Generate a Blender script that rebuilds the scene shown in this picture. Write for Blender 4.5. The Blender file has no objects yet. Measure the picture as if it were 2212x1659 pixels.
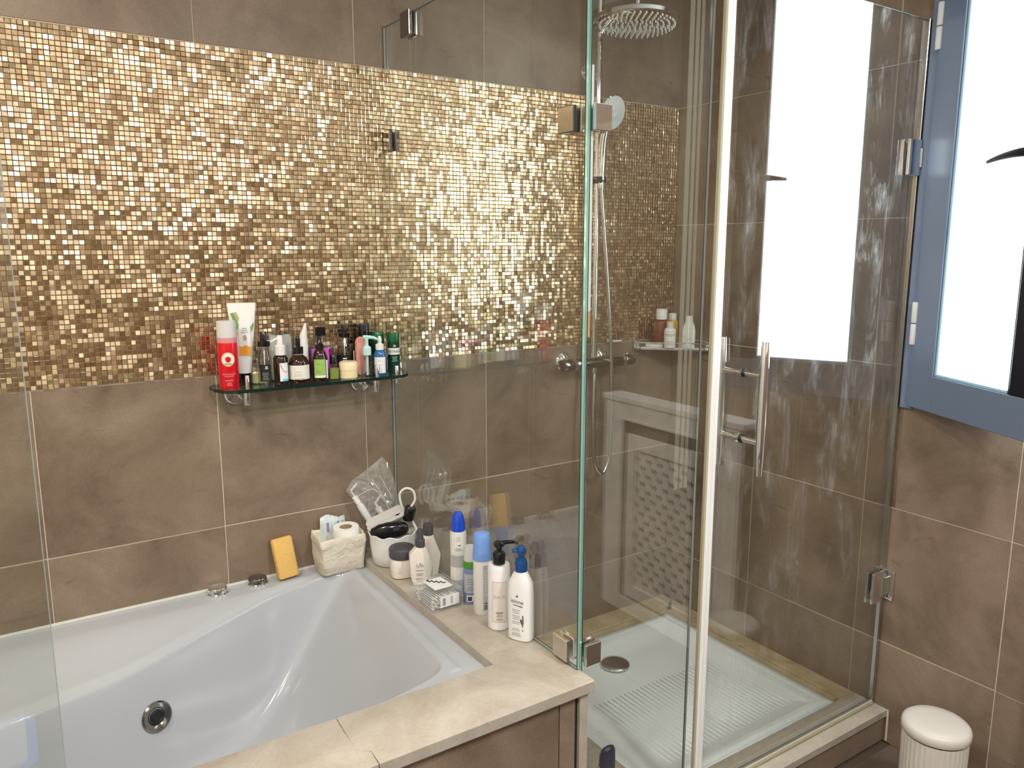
import bpy, bmesh, math, random
import numpy as np
from mathutils import Vector, Matrix
random.seed(7); rng = np.random.RandomState(7)
S = bpy.context.scene
COL = S.collection
PI = math.pi

# ------------------------------------------------------------------ camera
CAM = Vector((-2.0387, -2.0337, 1.407))
YAW, PIT = 0.5838, 0.1710
cd = bpy.data.cameras.new('camera'); cam = bpy.data.objects.new('camera', cd); COL.objects.link(cam)
cd.sensor_width = 36; cd.lens = 36 * 1685.7 / 2212; cd.clip_start = .02
cam.location = CAM; cam.rotation_euler = (PI / 2 - PIT, 0, -YAW)
S.camera = cam
# ------------------------------------------------------------------ world, lights, exposure
W = bpy.data.worlds.new('sky'); S.world = W; W.use_nodes = True
W.node_tree.nodes['Background'].inputs[0].default_value = (.90, .96, 1, 1)
W.node_tree.nodes['Background'].inputs[1].default_value = 7
S.view_settings.view_transform = 'Standard'; S.view_settings.look = 'None'
S.view_settings.gamma = 1; S.view_settings.use_curve_mapping = False
S.view_settings.exposure = .2
S.cycles.use_denoising = True
S.cycles.max_bounces = 14; S.cycles.transparent_max_bounces = 32; S.cycles.glossy_bounces = 6
S.cycles.sample_clamp_indirect = 8
LAMPS = [  # x, y, size, watts, colour : ceiling fittings, built further down; second and third are unseen, added fill
    (-2.45, -.95, .20, 16, (1, .90, .77)),
    (-2.05, -1.95, .22, 20, (1, .98, .95)),
    (-1.00, -2.30, .20, 23, (.96, .98, 1)),
]
for i, (x, y, s, w, c) in enumerate(LAMPS):
    l = bpy.data.lights.new('ceiling_or_fill_lamp', 'AREA'); l.shape = 'DISK'; l.size = s; l.energy = w; l.color = c
    o = bpy.data.objects.new('ceiling_or_fill_lamp', l); o.location = (x, y, 2.30); COL.objects.link(o)
PANE_EMIT = 11.5

# ------------------------------------------------------------------ materials
MATS = {}
def nt(name):
    m = bpy.data.materials.new(name); m.use_nodes = True; MATS[name] = m
    return m, m.node_tree.nodes, m.node_tree.links
def pb(name, col, rough=.4, metal=0, spec=.5, trans=0, ior=1.45, coat=0, emit=None, alpha=1, sss=0):
    m, n, k = nt(name); b = n['Principled BSDF']
    b.inputs['Base Color'].default_value = (*col, 1); b.inputs['Roughness'].default_value = rough
    b.inputs['Metallic'].default_value = metal; b.inputs['Specular IOR Level'].default_value = spec
    b.inputs['Transmission Weight'].default_value = trans; b.inputs['IOR'].default_value = ior
    b.inputs['Coat Weight'].default_value = coat; b.inputs['Coat Roughness'].default_value = .05
    b.inputs['Alpha'].default_value = alpha
    if emit: b.inputs['Emission Color'].default_value = (*emit[0], 1); b.inputs['Emission Strength'].default_value = emit[1]
    return m
def noise(n, k, scale, detail=4, rough=.5, dist=0, coord='Object', sc=None, rot=None):
    tc = n.new('ShaderNodeTexCoord'); mp = n.new('ShaderNodeMapping'); t = n.new('ShaderNodeTexNoise')
    t.inputs['Scale'].default_value = scale; t.inputs['Detail'].default_value = detail
    t.inputs['Roughness'].default_value = rough; t.inputs['Distortion'].default_value = dist
    k.new(tc.outputs[coord], mp.inputs[0]); k.new(mp.outputs[0], t.inputs['Vector'])
    if sc: mp.inputs['Scale'].default_value = sc
    if rot: mp.inputs['Rotation'].default_value = rot
    return t, mp
def ramp(n, k, src, stops):
    r = n.new('ShaderNodeValToRGB'); e = r.color_ramp.elements
    while len(e) < len(stops): e.new(.5)
    for q, (p, c) in zip(e, stops): q.position = p; q.color = (*c, 1)
    k.new(src, r.inputs[0]); return r
def mul(n, k, a, b, mode='MULTIPLY', fac=1):
    x = n.new('ShaderNodeMix'); x.data_type = 'RGBA'; x.blend_type = mode; x.inputs[0].default_value = fac
    k.new(a, x.inputs[6]); k.new(b, x.inputs[7]); return x.outputs[2]
def tile_mat(name, c0, c1, c2, scratch=True):
    m, n, k = nt(name); b = n['Principled BSDF']
    oi = n.new('ShaderNodeObjectInfo'); off = n.new('ShaderNodeVectorMath'); off.operation = 'SCALE'
    cmb = n.new('ShaderNodeCombineXYZ')
    for i in range(3): k.new(oi.outputs['Random'], cmb.inputs[i])
    k.new(cmb.outputs[0], off.inputs[0]); off.inputs['Scale'].default_value = 37
    t, mp = noise(n, k, 4.2, 6, .62, .6); k.new(off.outputs[0], mp.inputs['Location'])
    r = ramp(n, k, t.outputs['Fac'], [(.28, c0), (.52, c1), (.74, c2)])
    t2, mp2 = noise(n, k, 6, 6, .62, 1.6, sc=(.7, .7, 2.6), rot=(0, -.8, 0)); k.new(off.outputs[0], mp2.inputs['Location'])
    r2 = ramp(n, k, t2.outputs['Fac'], [(.25, (.62, .59, .56)), (.36, (1, 1, 1)), (1, (1, 1, 1))])
    t3, _ = noise(n, k, 420, 2); r3 = ramp(n, k, t3.outputs['Fac'], [(.3, (.86, .86, .86)), (.7, (1.1, 1.1, 1.1))])
    c = mul(n, k, r.outputs[0], r2.outputs[0]); c = mul(n, k, c, r3.outputs[0])
    k.new(c, b.inputs['Base Color'])
    rr = n.new('ShaderNodeMapRange'); k.new(t.outputs['Fac'], rr.inputs[0]); rr.inputs[3].default_value = .30; rr.inputs[4].default_value = .46
    k.new(rr.outputs[0], b.inputs['Roughness']); b.inputs['Specular IOR Level'].default_value = .45
    return m
tile_mat('tile', (.150, .106, .073), (.250, .184, .130), (.335, .258, .192))
tile_mat('floor_tile', (.09, .066, .05), (.125, .093, .07), (.16, .122, .095))
pb('grout', (.66, .56, .44), .9, spec=.1); pb('grout_dark', (.10, .075, .055), .9, spec=.1)
pb('mosaic_bed', (.26, .19, .12), .6); pb('plaster', (.74, .70, .64), .9, spec=.1); pb('plaster_warm', (.66, .62, .57), .8, spec=.2)
def gold(name, attr):
    m, n, k = nt(name); b = n['Principled BSDF']; b.inputs['Metallic'].default_value = 1
    if attr: a = n.new('ShaderNodeAttribute'); a.attribute_name = 'tint'; src = a.outputs['Fac']
    else: a = n.new('ShaderNodeObjectInfo'); src = a.outputs['Random']
    r = ramp(n, k, src, [(0, (.50, .35, .20)), (.25, (.70, .53, .34)), (.6, (.80, .64, .43)), (1, (.88, .75, .55))])
    k.new(r.outputs[0], b.inputs['Base Color'])
    rr = n.new('ShaderNodeMapRange'); k.new(src, rr.inputs[0]); rr.inputs[3].default_value = .30; rr.inputs[4].default_value = .17
    k.new(rr.outputs[0], b.inputs['Roughness'])
    return m
gold('gold_field', True); gold('gold_tile', False)
def stone(name, a, b_, c):
    m, n, k = nt(name); b = n['Principled BSDF']
    t, _ = noise(n, k, 7, 6, .6, 1.2); r = ramp(n, k, t.outputs['Fac'], [(.3, a), (.55, b_), (.75, c)])
    t2, _ = noise(n, k, 16, 8, .7, 3); r2 = ramp(n, k, t2.outputs['Fac'], [(.475, (1, 1, 1)), (.5, (.80, .74, .66)), (.525, (1, 1, 1))])
    k.new(mul(n, k, r.outputs[0], r2.outputs[0], fac=.6), b.inputs['Base Color'])
    b.inputs['Roughness'].default_value = .28; b.inputs['Coat Weight'].default_value = .15
    return m
stone('marble', (.40, .35, .285), (.485, .435, .365), (.55, .505, .435))
stone('marble_wet', (.40, .30, .16), (.56, .45, .28), (.66, .55, .38))
pb('acrylic', (.49, .508, .54), .17, spec=.5)
pb('tray_white', (.88, .91, .91), .28)
pb('silicone', (.62, .63, .58), .5)
pb('chrome', (.82, .83, .84), .06, 1); pb('chrome_dark', (.30, .29, .27), .16, 1); pb('steel', (.62, .61, .58), .22, 1)
pb('black', (.006, .006, .008), .18, coat=.3); pb('black_matte', (.012, .012, .014), .45)
pb('bin_white', (.64, .60, .55), .3); pb('white_pl', (.82, .80, .76), .32); pb('white_gloss', (.86, .86, .85), .16, coat=.3); pb('white_paint', (.80, .77, .72), .35)
pb('cream_body', (.80, .74, .66), .38); pb('ceramic', (.84, .83, .80), .2, coat=.3)
pb('canvas', (.80, .73, .61), .95, spec=.1); pb('paper', (.86, .84, .80), .95, spec=.1); pb('card', (.42, .30, .19), .9)
pb('grey_cap', (.075, .068, .082), .42); pb('blue_cap', (.012, .075, .62), .25, coat=.4); pb('blue_pump', (.006, .058, .21), .3, coat=.3)
pb('navy', (.004, .010, .075), .3, coat=.3); pb('sky_cap', (.20, .38, .82), .3, coat=.2); pb('green_ring', (.07, .30, .03), .35)
pb('lilac', (.22, .27, .50), .35); pb('silver_grey', (.48, .49, .49), .4); pb('ink', (.06, .06, .065), .7); pb('ink_soft', (.34, .33, .33), .8)
pb('red', (.70, .006, .016), .28, coat=.3); pb('pink_fade', (.72, .28, .30), .4); pb('frost', (.66, .65, .64), .45)
pb('orange', (.86, .36, .04), .4); pb('green_leaf', (.16, .36, .10), .5); pb('gold_ink', (.56, .42, .20), .4)
pb('amber', (.020, .006, .003), .1, coat=.6); pb('brown_glass', (.028, .007, .004), .1, coat=.6)
pb('label_cream', (.80, .78, .70), .6); pb('label_white', (.84, .84, .84), .55); pb('label_green', (.32, .52, .12), .55); pb('label_black', (.012, .013, .015), .5)
pb('label_sky', (.16, .55, .82), .5); pb('label_magenta', (.66, .10, .60), .45); pb('purple_liq', (.16, .012, .07), .2, coat=.4)
pb('green_liq', (.26, .34, .07), .2, coat=.3); pb('yellow_liq', (.52, .52, .26), .25, coat=.3); pb('jar_cream', (.86, .72, .45), .4)
pb('pink', (.72, .32, .28), .7); pb('mint_pale', (.60, .64, .61), .4); pb('mint', (.50, .76, .74), .35); pb('blue_glass', (.01, .12, .34), .1, coat=.5)
pb('can_green', (.008, .115, .045), .25, coat=.3); pb('can_dark', (.006, .055, .03), .25, coat=.3); pb('wood', (.66, .52, .34), .8)
pb('red_brown', (.19, .035, .018), .15, coat=.4); pb('yellow_b', (.78, .42, .04), .3); pb('cyan_ink', (.40, .70, .70), .5)
pb('sponge', (.83, .52, .17), .95, spec=.05); pb('violet_ink', (.34, .20, .58), .6); pb('lime_ink', (.22, .66, .14), .6)
pb('pack', (.72, .80, .78), .35); pb('slate', (.15, .195, .285), .35); pb('frame_black', (.006, .006, .014), .3); pb('bead', (.36, .58, .72), .4)
pb('grey_handle', (.58, .57, .54), .35); pb('hinge_grey', (.62, .62, .60), .4); pb('seal_and_reflection_white', (.92, .92, .89), .3); pb('seal_yellow', (.52, .48, .34), .35)
pb('reflection_orange', (.80, .42, .22), .4); pb('scale_blue', (.16, .22, .62), .4); pb('scale_top', (.50, .54, .62), .3)
pb('lamp_disc', (1, 1, 1), .5, emit=((1, .86, .68), 12)); pb('joint_dark', (.02, .017, .013), .9)
pb('rad_paint', (.88, .85, .80), .45); pb('rad_dark', (.05, .045, .04), .8)
m, n, k = nt('pane_frosted'); b = n['Principled BSDF']; b.inputs['Base Color'].default_value = (.8, .85, .85, 1); b.inputs['Roughness'].default_value = .5
b.inputs['Emission Color'].default_value = (.90, .97, .98, 1); b.inputs['Emission Strength'].default_value = PANE_EMIT
def thin_glass(name, tint, f0=.05, rough=0.0, stain=0, gain=1.0, rim=None, haze=0):
    """slab glass: each face lets light straight through and mirrors by Schlick's law"""
    m, n, k = nt(name); n.remove(n['Principled BSDF']); out = n['Material Output']
    tr = n.new('ShaderNodeBsdfTransparent'); tr.inputs[0].default_value = (*tint, 1)
    gl = n.new('ShaderNodeBsdfGlossy'); gl.inputs['Roughness'].default_value = rough; gl.inputs[0].default_value = (1, 1, 1, 1)
    g = n.new('ShaderNodeNewGeometry'); d = n.new('ShaderNodeVectorMath'); d.operation = 'DOT_PRODUCT'
    k.new(g.outputs['Normal'], d.inputs[0]); k.new(g.outputs['Incoming'], d.inputs[1])
    def mt(op, a, bb):
        x = n.new('ShaderNodeMath'); x.operation = op
        for i, v in enumerate((a, bb)):
            if v is None: continue
            if isinstance(v, (int, float)): x.inputs[i].default_value = v
            else: k.new(v, x.inputs[i])
        return x.outputs[0]
    a = mt('ABSOLUTE', d.outputs['Value'], None)
    if rim:   # curved clear plastic: the wall is seen edge-on and darker towards its outline
        mxr = n.new('ShaderNodeMix'); mxr.data_type = 'RGBA'; k.new(mt('POWER', mt('SUBTRACT', 1, a), 2.5), mxr.inputs[0])
        mxr.inputs[6].default_value = (*tint, 1); mxr.inputs[7].default_value = (*rim, 1); k.new(mxr.outputs[2], tr.inputs[0])
    p5 = mt('POWER', mt('SUBTRACT', 1, a), 5)
    F = mt('ADD', mt('MULTIPLY', p5, (1 - f0) * gain), f0)
    mx = n.new('ShaderNodeMixShader'); k.new(F, mx.inputs[0]); k.new(tr.outputs[0], mx.inputs[1]); k.new(gl.outputs[0], mx.inputs[2])
    res = mx.outputs[0]
    if stain:
        t, _ = noise(n, k, 9, 8, .68, 1.5, sc=(1.6, 1, .42), rot=(0, .12, 0)); r = ramp(n, k, t.outputs['Fac'], [(.50, (0, 0, 0)), (.72, (1, 1, 1))])
        t2, _ = noise(n, k, 55, 4, .7, 1, sc=(1, 1, .3), rot=(0, .5, 0)); r2 = ramp(n, k, t2.outputs['Fac'], [(.45, (.12, .12, .12)), (.72, (1, 1, 1))])
        s = n.new('ShaderNodeMath'); s.operation = 'MULTIPLY'; s.inputs[1].default_value = stain
        k.new(mul(n, k, r.outputs[0], r2.outputs[0]), s.inputs[0])
        df = n.new('ShaderNodeBsdfDiffuse'); df.inputs[0].default_value = (.75, .76, .78, 1)
        m2 = n.new('ShaderNodeMixShader'); k.new(s.outputs[0], m2.inputs[0]); k.new(res, m2.inputs[1]); k.new(df.outputs[0], m2.inputs[2]); res = m2.outputs[0]
    if haze:
        df = n.new('ShaderNodeBsdfDiffuse'); df.inputs[0].default_value = (.85, .87, .88, 1)
        m2 = n.new('ShaderNodeMixShader'); m2.inputs[0].default_value = haze; k.new(res, m2.inputs[1]); k.new(df.outputs[0], m2.inputs[2]); res = m2.outputs[0]
    k.new(res, out.inputs[0]); return m
thin_glass('glass', (.965, .982, .972), .088, gain=1.4)
thin_glass('glass_door', (.965, .982, .972), .078, stain=.26, gain=1.4)
thin_glass('glass_clear', (.95, .96, .955), .07, .03, rim=(.42, .44, .42))
thin_glass('clear_box', (.985, .99, .99), .06, .03, haze=.04)
thin_glass('film', (.94, .95, .95), .13, .06, haze=.10)
thin_glass('shelf_glass', (.80, .90, .85), .06, .01)
pb('glass_edge_pale', (.33, .37, .35), .15)
m, n, k = nt('glass_edge'); b = n['Principled BSDF']; b.inputs['Base Color'].default_value = (.38, .70, .62, 1); b.inputs['Roughness'].default_value = .10
b.inputs['Transmission Weight'].default_value = .35; b.inputs['Coat Weight'].default_value = .4
m, n, k = nt('glass_edge_dark'); b = n['Principled BSDF']; b.inputs['Base Color'].default_value = (.004, .022, .017, 1); b.inputs['Roughness'].default_value = .12
m, n, k = nt('reflection_olive'); b = n['Principled BSDF']; b.inputs['Base Color'].default_value = (.46, .44, .35, 1); b.inputs['Roughness'].default_value = .3; b.inputs['Alpha'].default_value = .30

def relief(name, scale, dist, strength=.6, detail=3, sc=None):
    n, k = MATS[name].node_tree.nodes, MATS[name].node_tree.links
    t, _ = noise(n, k, scale, detail, .6, 0, sc=sc); bp = n.new('ShaderNodeBump'); bp.inputs['Strength'].default_value = strength; bp.inputs['Distance'].default_value = dist
    k.new(t.outputs['Fac'], bp.inputs['Height']); k.new(bp.outputs[0], n['Principled BSDF'].inputs['Normal'])
relief('canvas', 28, .012, .8, 5); relief('sponge', 260, .003, .9); relief('paper', 120, .002, .5); relief('ceramic', 60, .002, .35)
# ------------------------------------------------------------------ mesh helpers
def finish(bm, name, mat, parent=None, smooth=False, loc=None):
    bmesh.ops.recalc_face_normals(bm, faces=bm.faces[:])
    me = bpy.data.meshes.new(name); bm.to_mesh(me); bm.free()
    return link(me, name, mat, parent, smooth, loc)
def link(me, name, mat, parent=None, smooth=False, loc=None):
    if mat is not None and not me.materials:
        for mm in (mat if isinstance(mat, (list, tuple)) else [mat]): me.materials.append(MATS[mm] if isinstance(mm, str) else mm)
    if smooth and len(me.polygons):
        me.polygons.foreach_set('use_smooth', [True] * len(me.polygons))
        if smooth == 'auto': me.set_sharp_from_angle(angle=math.radians(38))
    o = bpy.data.objects.new(name, me); COL.objects.link(o)
    if parent is not None: o.parent = parent
    if loc is not None: o.location = loc
    return o
def thing(name, label, cat, loc=(0, 0, 0), rz=0, group=None, kind=None):
    o = bpy.data.objects.new(name, None); COL.objects.link(o); o.location = loc; o.rotation_euler = (0, 0, rz); o.empty_display_size = .02
    if kind: o['kind'] = kind
    if label: o['label'] = label
    if cat: o['category'] = cat
    if group: o['group'] = group
    return o
def abox(bm, c, s, bev=0, M=None, mi=0):
    r = bmesh.ops.create_cube(bm, size=1); vs = r['verts']
    for v in vs: v.co = Vector((v.co.x * s[0], v.co.y * s[1], v.co.z * s[2]))
    fs = list({f for v in vs for f in v.link_faces})
    if bev:
        rr = bmesh.ops.bevel(bm, geom=list({e for v in vs for e in v.link_edges}), offset=bev, segments=2 if bev > .0015 else 1, profile=.5, affect='EDGES')
        vs = list({v for f in rr['faces'] for v in f.verts} | {v for v in vs if v.is_valid})
        fs = list({f for v in vs for f in v.link_faces})
    for v in vs:
        v.co = v.co + Vector(c)
        if M is not None: v.co = M @ v.co
    for f in fs: f.material_index = mi
    return vs
def box(name, c, s, mat, parent=None, bev=0, M=None, smooth=False):
    bm = bmesh.new(); abox(bm, c, s, bev, M); return finish(bm, name, mat, parent, smooth)
def alathe(bm, prof, seg=28, c=(0, 0, 0), M=None, sx=1, sy=1, flute=None):
    rings = []
    for (r, z) in prof:
        if r < 1e-6:
            v = bm.verts.new((c[0], c[1], c[2] + z)); rings.append([v])
        else:
            ring = []
            for i in range(seg):
                a = 2 * PI * i / seg; q = r * (1 + (flute * (1 if i % 2 else -1) if flute else 0))
                ring.append(bm.verts.new((c[0] + q * math.cos(a) * sx, c[1] + q * math.sin(a) * sy, c[2] + z)))
            rings.append(ring)
    for a, b in zip(rings, rings[1:]):
        if len(a) == 1 and len(b) == 1: continue
        for i in range(seg):
            j = (i + 1) % seg
            if len(a) == 1: bm.faces.new((a[0], b[j], b[i]))
            elif len(b) == 1: bm.faces.new((a[i], a[j], b[0]))
            else: bm.faces.new((a[i], a[j], b[j], b[i]))
    vs = [v for r in rings for v in r]
    if M is not None:
        for v in vs: v.co = M @ v.co
    return vs
def lathe(name, prof, mat, parent=None, seg=28, c=(0, 0, 0), M=None, sx=1, sy=1, smooth='auto', flute=None):
    bm = bmesh.new(); alathe(bm, prof, seg, c, M, sx, sy, flute); return finish(bm, name, mat, parent, smooth)
def aloft(bm, secs, n=36, M=None):
    """sections (z, half_x, half_y, exponent[, cx, cy]) joined into one closed skin"""
    rings = []
    for s in secs:
        z, hx, hy, e = s[:4]; cx, cy = (s[4], s[5]) if len(s) > 4 else (0, 0); ring = []
        for i in range(n):
            a = 2 * PI * (i + .5) / n; ca, sa = math.cos(a), math.sin(a)
            ring.append(bm.verts.new((cx + hx * math.copysign(abs(ca) ** (2 / e), ca), cy + hy * math.copysign(abs(sa) ** (2 / e), sa), z)))
        rings.append(ring)
    for a, b in zip(rings, rings[1:]):
        for i in range(n): j = (i + 1) % n; bm.faces.new((a[i], a[j], b[j], b[i]))
    bm.faces.new(rings[0][::-1]); bm.faces.new(rings[-1])
    vs = [v for r in rings for v in r]
    if M is not None:
        for v in vs: v.co = M @ v.co
    return vs
def loft(name, secs, mat, parent=None, n=36, M=None, smooth='auto'):
    bm = bmesh.new(); aloft(bm, secs, n, M); return finish(bm, name, mat, parent, smooth)
def atube(bm, pts, r, seg=10, caps=True):
    pts = [Vector(p) for p in pts]; rr = r if isinstance(r, (list, tuple)) else [r] * len(pts)
    rings = []; up = None
    for i, p in enumerate(pts):
        t = (pts[min(i + 1, len(pts) - 1)] - pts[max(i - 1, 0)]).normalized()
        if up is None:
            up = t.orthogonal().normalized()
        up = (up - t * up.dot(t)).normalized(); w = t.cross(up)
        rings.append([bm.verts.new(p + (up * math.cos(2 * PI * j / seg) + w * math.sin(2 * PI * j / seg)) * rr[i]) for j in range(seg)])
    for a, b in zip(rings, rings[1:]):
        for j in range(seg): q = (j + 1) % seg; bm.faces.new((a[j], a[q], b[q], b[j]))
    if caps: bm.faces.new(rings[0][::-1]); bm.faces.new(rings[-1])
def tube(name, pts, r, mat, parent=None, seg=10, smooth='auto'):
    bm = bmesh.new(); atube(bm, pts, r, seg); return finish(bm, name, mat, parent, smooth)
def spline(pts, n=8):
    P = [Vector(p) for p in pts]; out = []
    for i in range(len(P) - 1):
        a, b, c, d = P[max(i - 1, 0)], P[i], P[i + 1], P[min(i + 2, len(P) - 1)]
        for j in range(n):
            t = j / n; out.append(.5 * ((2 * b) + (c - a) * t + (2 * a - 5 * b + 4 * c - d) * t * t + (3 * b - a - 3 * c + d) * t ** 3))
    return out + [P[-1]]
def aprism(bm, poly, z0, z1, M=None):
    lo = [bm.verts.new((x, y, z0)) for x, y in poly]; hi = [bm.verts.new((x, y, z1)) for x, y in poly]
    bm.faces.new(lo[::-1]); bm.faces.new(hi); n = len(poly)
    for i in range(n): j = (i + 1) % n; bm.faces.new((lo[i], lo[j], hi[j], hi[i]))
    if M is not None:
        for v in lo + hi: v.co = M @ v.co
def prism(name, poly, z0, z1, mat, parent=None, bev=0, M=None, smooth=False):
    bm = bmesh.new(); aprism(bm, poly, z0, z1)
    if bev: bmesh.ops.bevel(bm, geom=bm.edges[:], offset=bev, segments=2, profile=.5, affect='EDGES')
    if M is not None: bm.transform(M)
    return finish(bm, name, mat, parent, smooth)
def to_cam(x, y, turn=0):
    return math.atan2(CAM.x - x, -(CAM.y - y)) + turn
def patch(name, r, z0, z1, a0, a1, mat, parent, e=.0004, seg=10, sy=1):
    """a printed label wrapped on a round body; angle 0 faces local -y"""
    bm = bmesh.new(); R = r + e; lo, hi = [], []
    for i in range(seg + 1):
        a = a0 + (a1 - a0) * i / seg
        lo.append(bm.verts.new((R * math.sin(a), -R * math.cos(a) * sy, z0))); hi.append(bm.verts.new((R * math.sin(a), -R * math.cos(a) * sy, z1)))
    for i in range(seg): bm.faces.new((lo[i], lo[i + 1], hi[i + 1], hi[i]))
    return finish(bm, name, mat, parent, True)
def text(body, size, mat, parent, z, r=None, y=None, x=0, rot=0, name='lettering', spacing=1.0, stretch=1.0):
    cu = bpy.data.curves.new('lettering', 'FONT'); cu.body = body; cu.size = size; cu.align_x = 'CENTER'; cu.align_y = 'CENTER'; cu.space_character = spacing; cu.resolution_u = 3
    t = bpy.data.objects.new('lettering', cu); COL.objects.link(t)
    me = bpy.data.meshes.new_from_object(t.evaluated_get(bpy.context.evaluated_depsgraph_get())); bpy.data.objects.remove(t); bpy.data.curves.remove(cu)
    c, s = math.cos(rot), math.sin(rot)
    for v in me.vertices:
        tx, ty = v.co.x * stretch, v.co.y; tx, ty = tx * c - ty * s, tx * s + ty * c
        if r: a = (x + tx) / r; v.co = (r * 1.0 * math.sin(a), -r * math.cos(a), z + ty)
        else: v.co = (x + tx, y, z + ty)
    return link(me, name, mat, parent)
def textlines(parent, r, zs, w, mat='ink_soft', h=.0012, x=0, y=None, name='print_lines'):
    bm = bmesh.new()
    for i, z in enumerate(zs):
        ww = w * (1 - .25 * ((i * 7) % 3) / 2)
        if r:
            for q in range(6):
                a = [(x + ww * ((q + d) / 6 - .5)) / r for d in (0, 1)]
                bm.faces.new([bm.verts.new((r * math.sin(t), -r * math.cos(t), zz)) for t, zz in ((a[0], z), (a[1], z), (a[1], z + h), (a[0], z + h))])
        else: bm.faces.new([bm.verts.new((x + dx, y, zz)) for dx, zz in ((-ww / 2, z), (ww / 2, z), (ww / 2, z + h), (-ww / 2, z + h))])
    return finish(bm, name, mat, parent)
def oval(name, rx, rz, z, mat, parent, r, e=.0006, x=0, n=24, inner=0):
    bm = bmesh.new(); R = r + e
    P = lambda t, s: ((R) * math.sin((x + rx * s * math.cos(t)) / R), -R * math.cos((x + rx * s * math.cos(t)) / R), z + rz * s * math.sin(t))
    o_ = [bm.verts.new(P(2 * PI * i / n, 1)) for i in range(n)]
    if inner:
        i_ = [bm.verts.new(P(2 * PI * i / n, inner)) for i in range(n)]
        for i in range(n): j = (i + 1) % n; bm.faces.new((o_[i], o_[j], i_[j], i_[i]))
    else:
        m_ = [bm.verts.new(P(2 * PI * i / n, .55)) for i in range(n)]
        for i in range(n): j = (i + 1) % n; bm.faces.new((o_[i], o_[j], m_[j], m_[i]))
        bm.faces.new(m_)
    return finish(bm, name, mat, parent, True)

# ------------------------------------------------------------------ room shell
XL, YF, ZC = -3.05, -3.1, 2.32
def struct(o): o['kind'] = 'structure'; return o
wa = struct(box('wall_back', (XL / 2, .0492, ZC / 2), (-XL + .3, .10, ZC), 'grout'))          # face of the grout at y = -.0008
GAP = .0013
def tilebox(sx, sy, sz, key, cache={}):
    if key not in cache:
        bm = bmesh.new(); abox(bm, (0, 0, 0), (sx, sy, sz), .0009); me = bpy.data.meshes.new('wall_tile')
        bmesh.ops.recalc_face_normals(bm, faces=bm.faces[:]); bm.to_mesh(me); bm.free(); me.materials.append(MATS['tile']); cache[key] = me
    return cache[key]
def tile_obj(parent, c, s, name='wall_tile', mat=None):
    me = tilebox(*s, tuple(round(q, 4) for q in s))
    o = bpy.data.objects.new(name, me); COL.objects.link(o); o.parent = parent; o.location = Vector(c) + Vector((random.uniform(-.0003, .0003),) * 3); return o
ZR = [0, .296, .696, 1.093]; ZU = [1.885, 2.285, 2.32]
xs = [XL - .03, -2.792, -2.392, -1.992, -1.592, -1.192, -.792, -.392, 0]
for zz in (ZR, ZU):
    for z0, z1 in zip(zz, zz[1:]):
        for x0, x1 in zip(xs, xs[1:]):
            tile_obj(wa, ((x0 + x1) / 2, .004, (z0 + z1) / 2), (x1 - x0 - 2 * GAP, .013, z1 - z0 - 2 * GAP))
# gold mosaic band
MP = .0111; mz0, mz1 = 1.0945, 1.8835
nr = int(round((mz1 - mz0) / MP)); rz_ = (mz1 - mz0) / nr; cx0 = -2.9
nc = int(-cx0 / MP)
def runs(n, mean, draw):
    out = []
    while len(out) < n: out += [draw()] * (1 + rng.geometric(1 / mean) - 1 if mean > 1 else 1)
    return out[:n]
def mosaic_verts(rs, ta, tb, dz):
    """one tessera: base, straight sides, a narrow chamfer and a face; it stands proud by dz and tips by ta, tb"""
    h = MP / 2 - .0004; t = h - .0009
    ta += rs.normal(0, .020); tb += rs.normal(0, .020); d = .0022 + dz
    sq = ((-1, -1), (1, -1), (1, 1), (-1, 1))
    top = lambda q, dd: [(x * q, -(dd + x * q * ta + z * q * tb), z * q) for x, z in sq]
    return [(x * h, 0, z * h) for x, z in sq] + top(h, d) + top(t, d + .0007)
MF = [(i, (i + 1) % 4, 4 + (i + 1) % 4, 4 + i) for i in range(4)] + [(4 + i, 4 + (i + 1) % 4, 8 + (i + 1) % 4, 8 + i) for i in range(4)] + [(8, 9, 10, 11)]
TB = np.array([runs(nc, 1.25, lambda: rng.choice([-.14, -.05, .02, .08, .14], p=[.24, .22, .22, .18, .14])) for r in range(nr)]).T
TA = np.array([runs(nr, 2.0, lambda: rng.choice([-.07, 0, .07])) for c in range(nc)])
DZ = np.array([runs(nr, 2.6, lambda: rng.choice([0, .0007, .0015])) for c in range(nc)])
V, F, T = [], [], []
single = []
for c in range(nc):
    for r in range(nr):
        x, z = cx0 + (c + .5) * MP, mz0 + (r + .5) * rz_
        if -2.0905 < x < -2.0460: single.append((x, z)); continue
        b0 = len(V)
        V += [(x + a, -.002 + b_, z + q) for a, b_, q in mosaic_verts(rng, TA[c, r], TB[c, r], DZ[c, r])]; tt = rng.rand()
        F += [tuple(b0 + i for i in f) for f in MF]; T += [tt] * len(MF)
me = bpy.data.meshes.new('mosaic_field'); me.from_pydata(V, [], F); at = me.attributes.new('tint', 'FLOAT', 'FACE'); at.data.foreach_set('value', T)
mo = link(me, 'mosaic_field', 'gold_field', wa); mo['kind'] = 'stuff'
var = []
for i in range(40):
    me = bpy.data.meshes.new('mosaic_tile'); me.from_pydata(mosaic_verts(rng, TA[i, 7 * (i % 9)], TB[3 * i, i], DZ[5 * i, 9]), [], MF); me.materials.append(MATS['gold_tile']); var.append(me)
for x, z in single[:300]:
    o = bpy.data.objects.new('mosaic_tile', var[rng.randint(40)]); COL.objects.link(o); o.parent = wa; o.location = (x, -.002, z)
box('mosaic_bed', (XL / 2, .0025, (mz0 + mz1) / 2), (-XL - .01, .0088, mz1 - mz0 + .001), 'mosaic_bed', wa)
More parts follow.
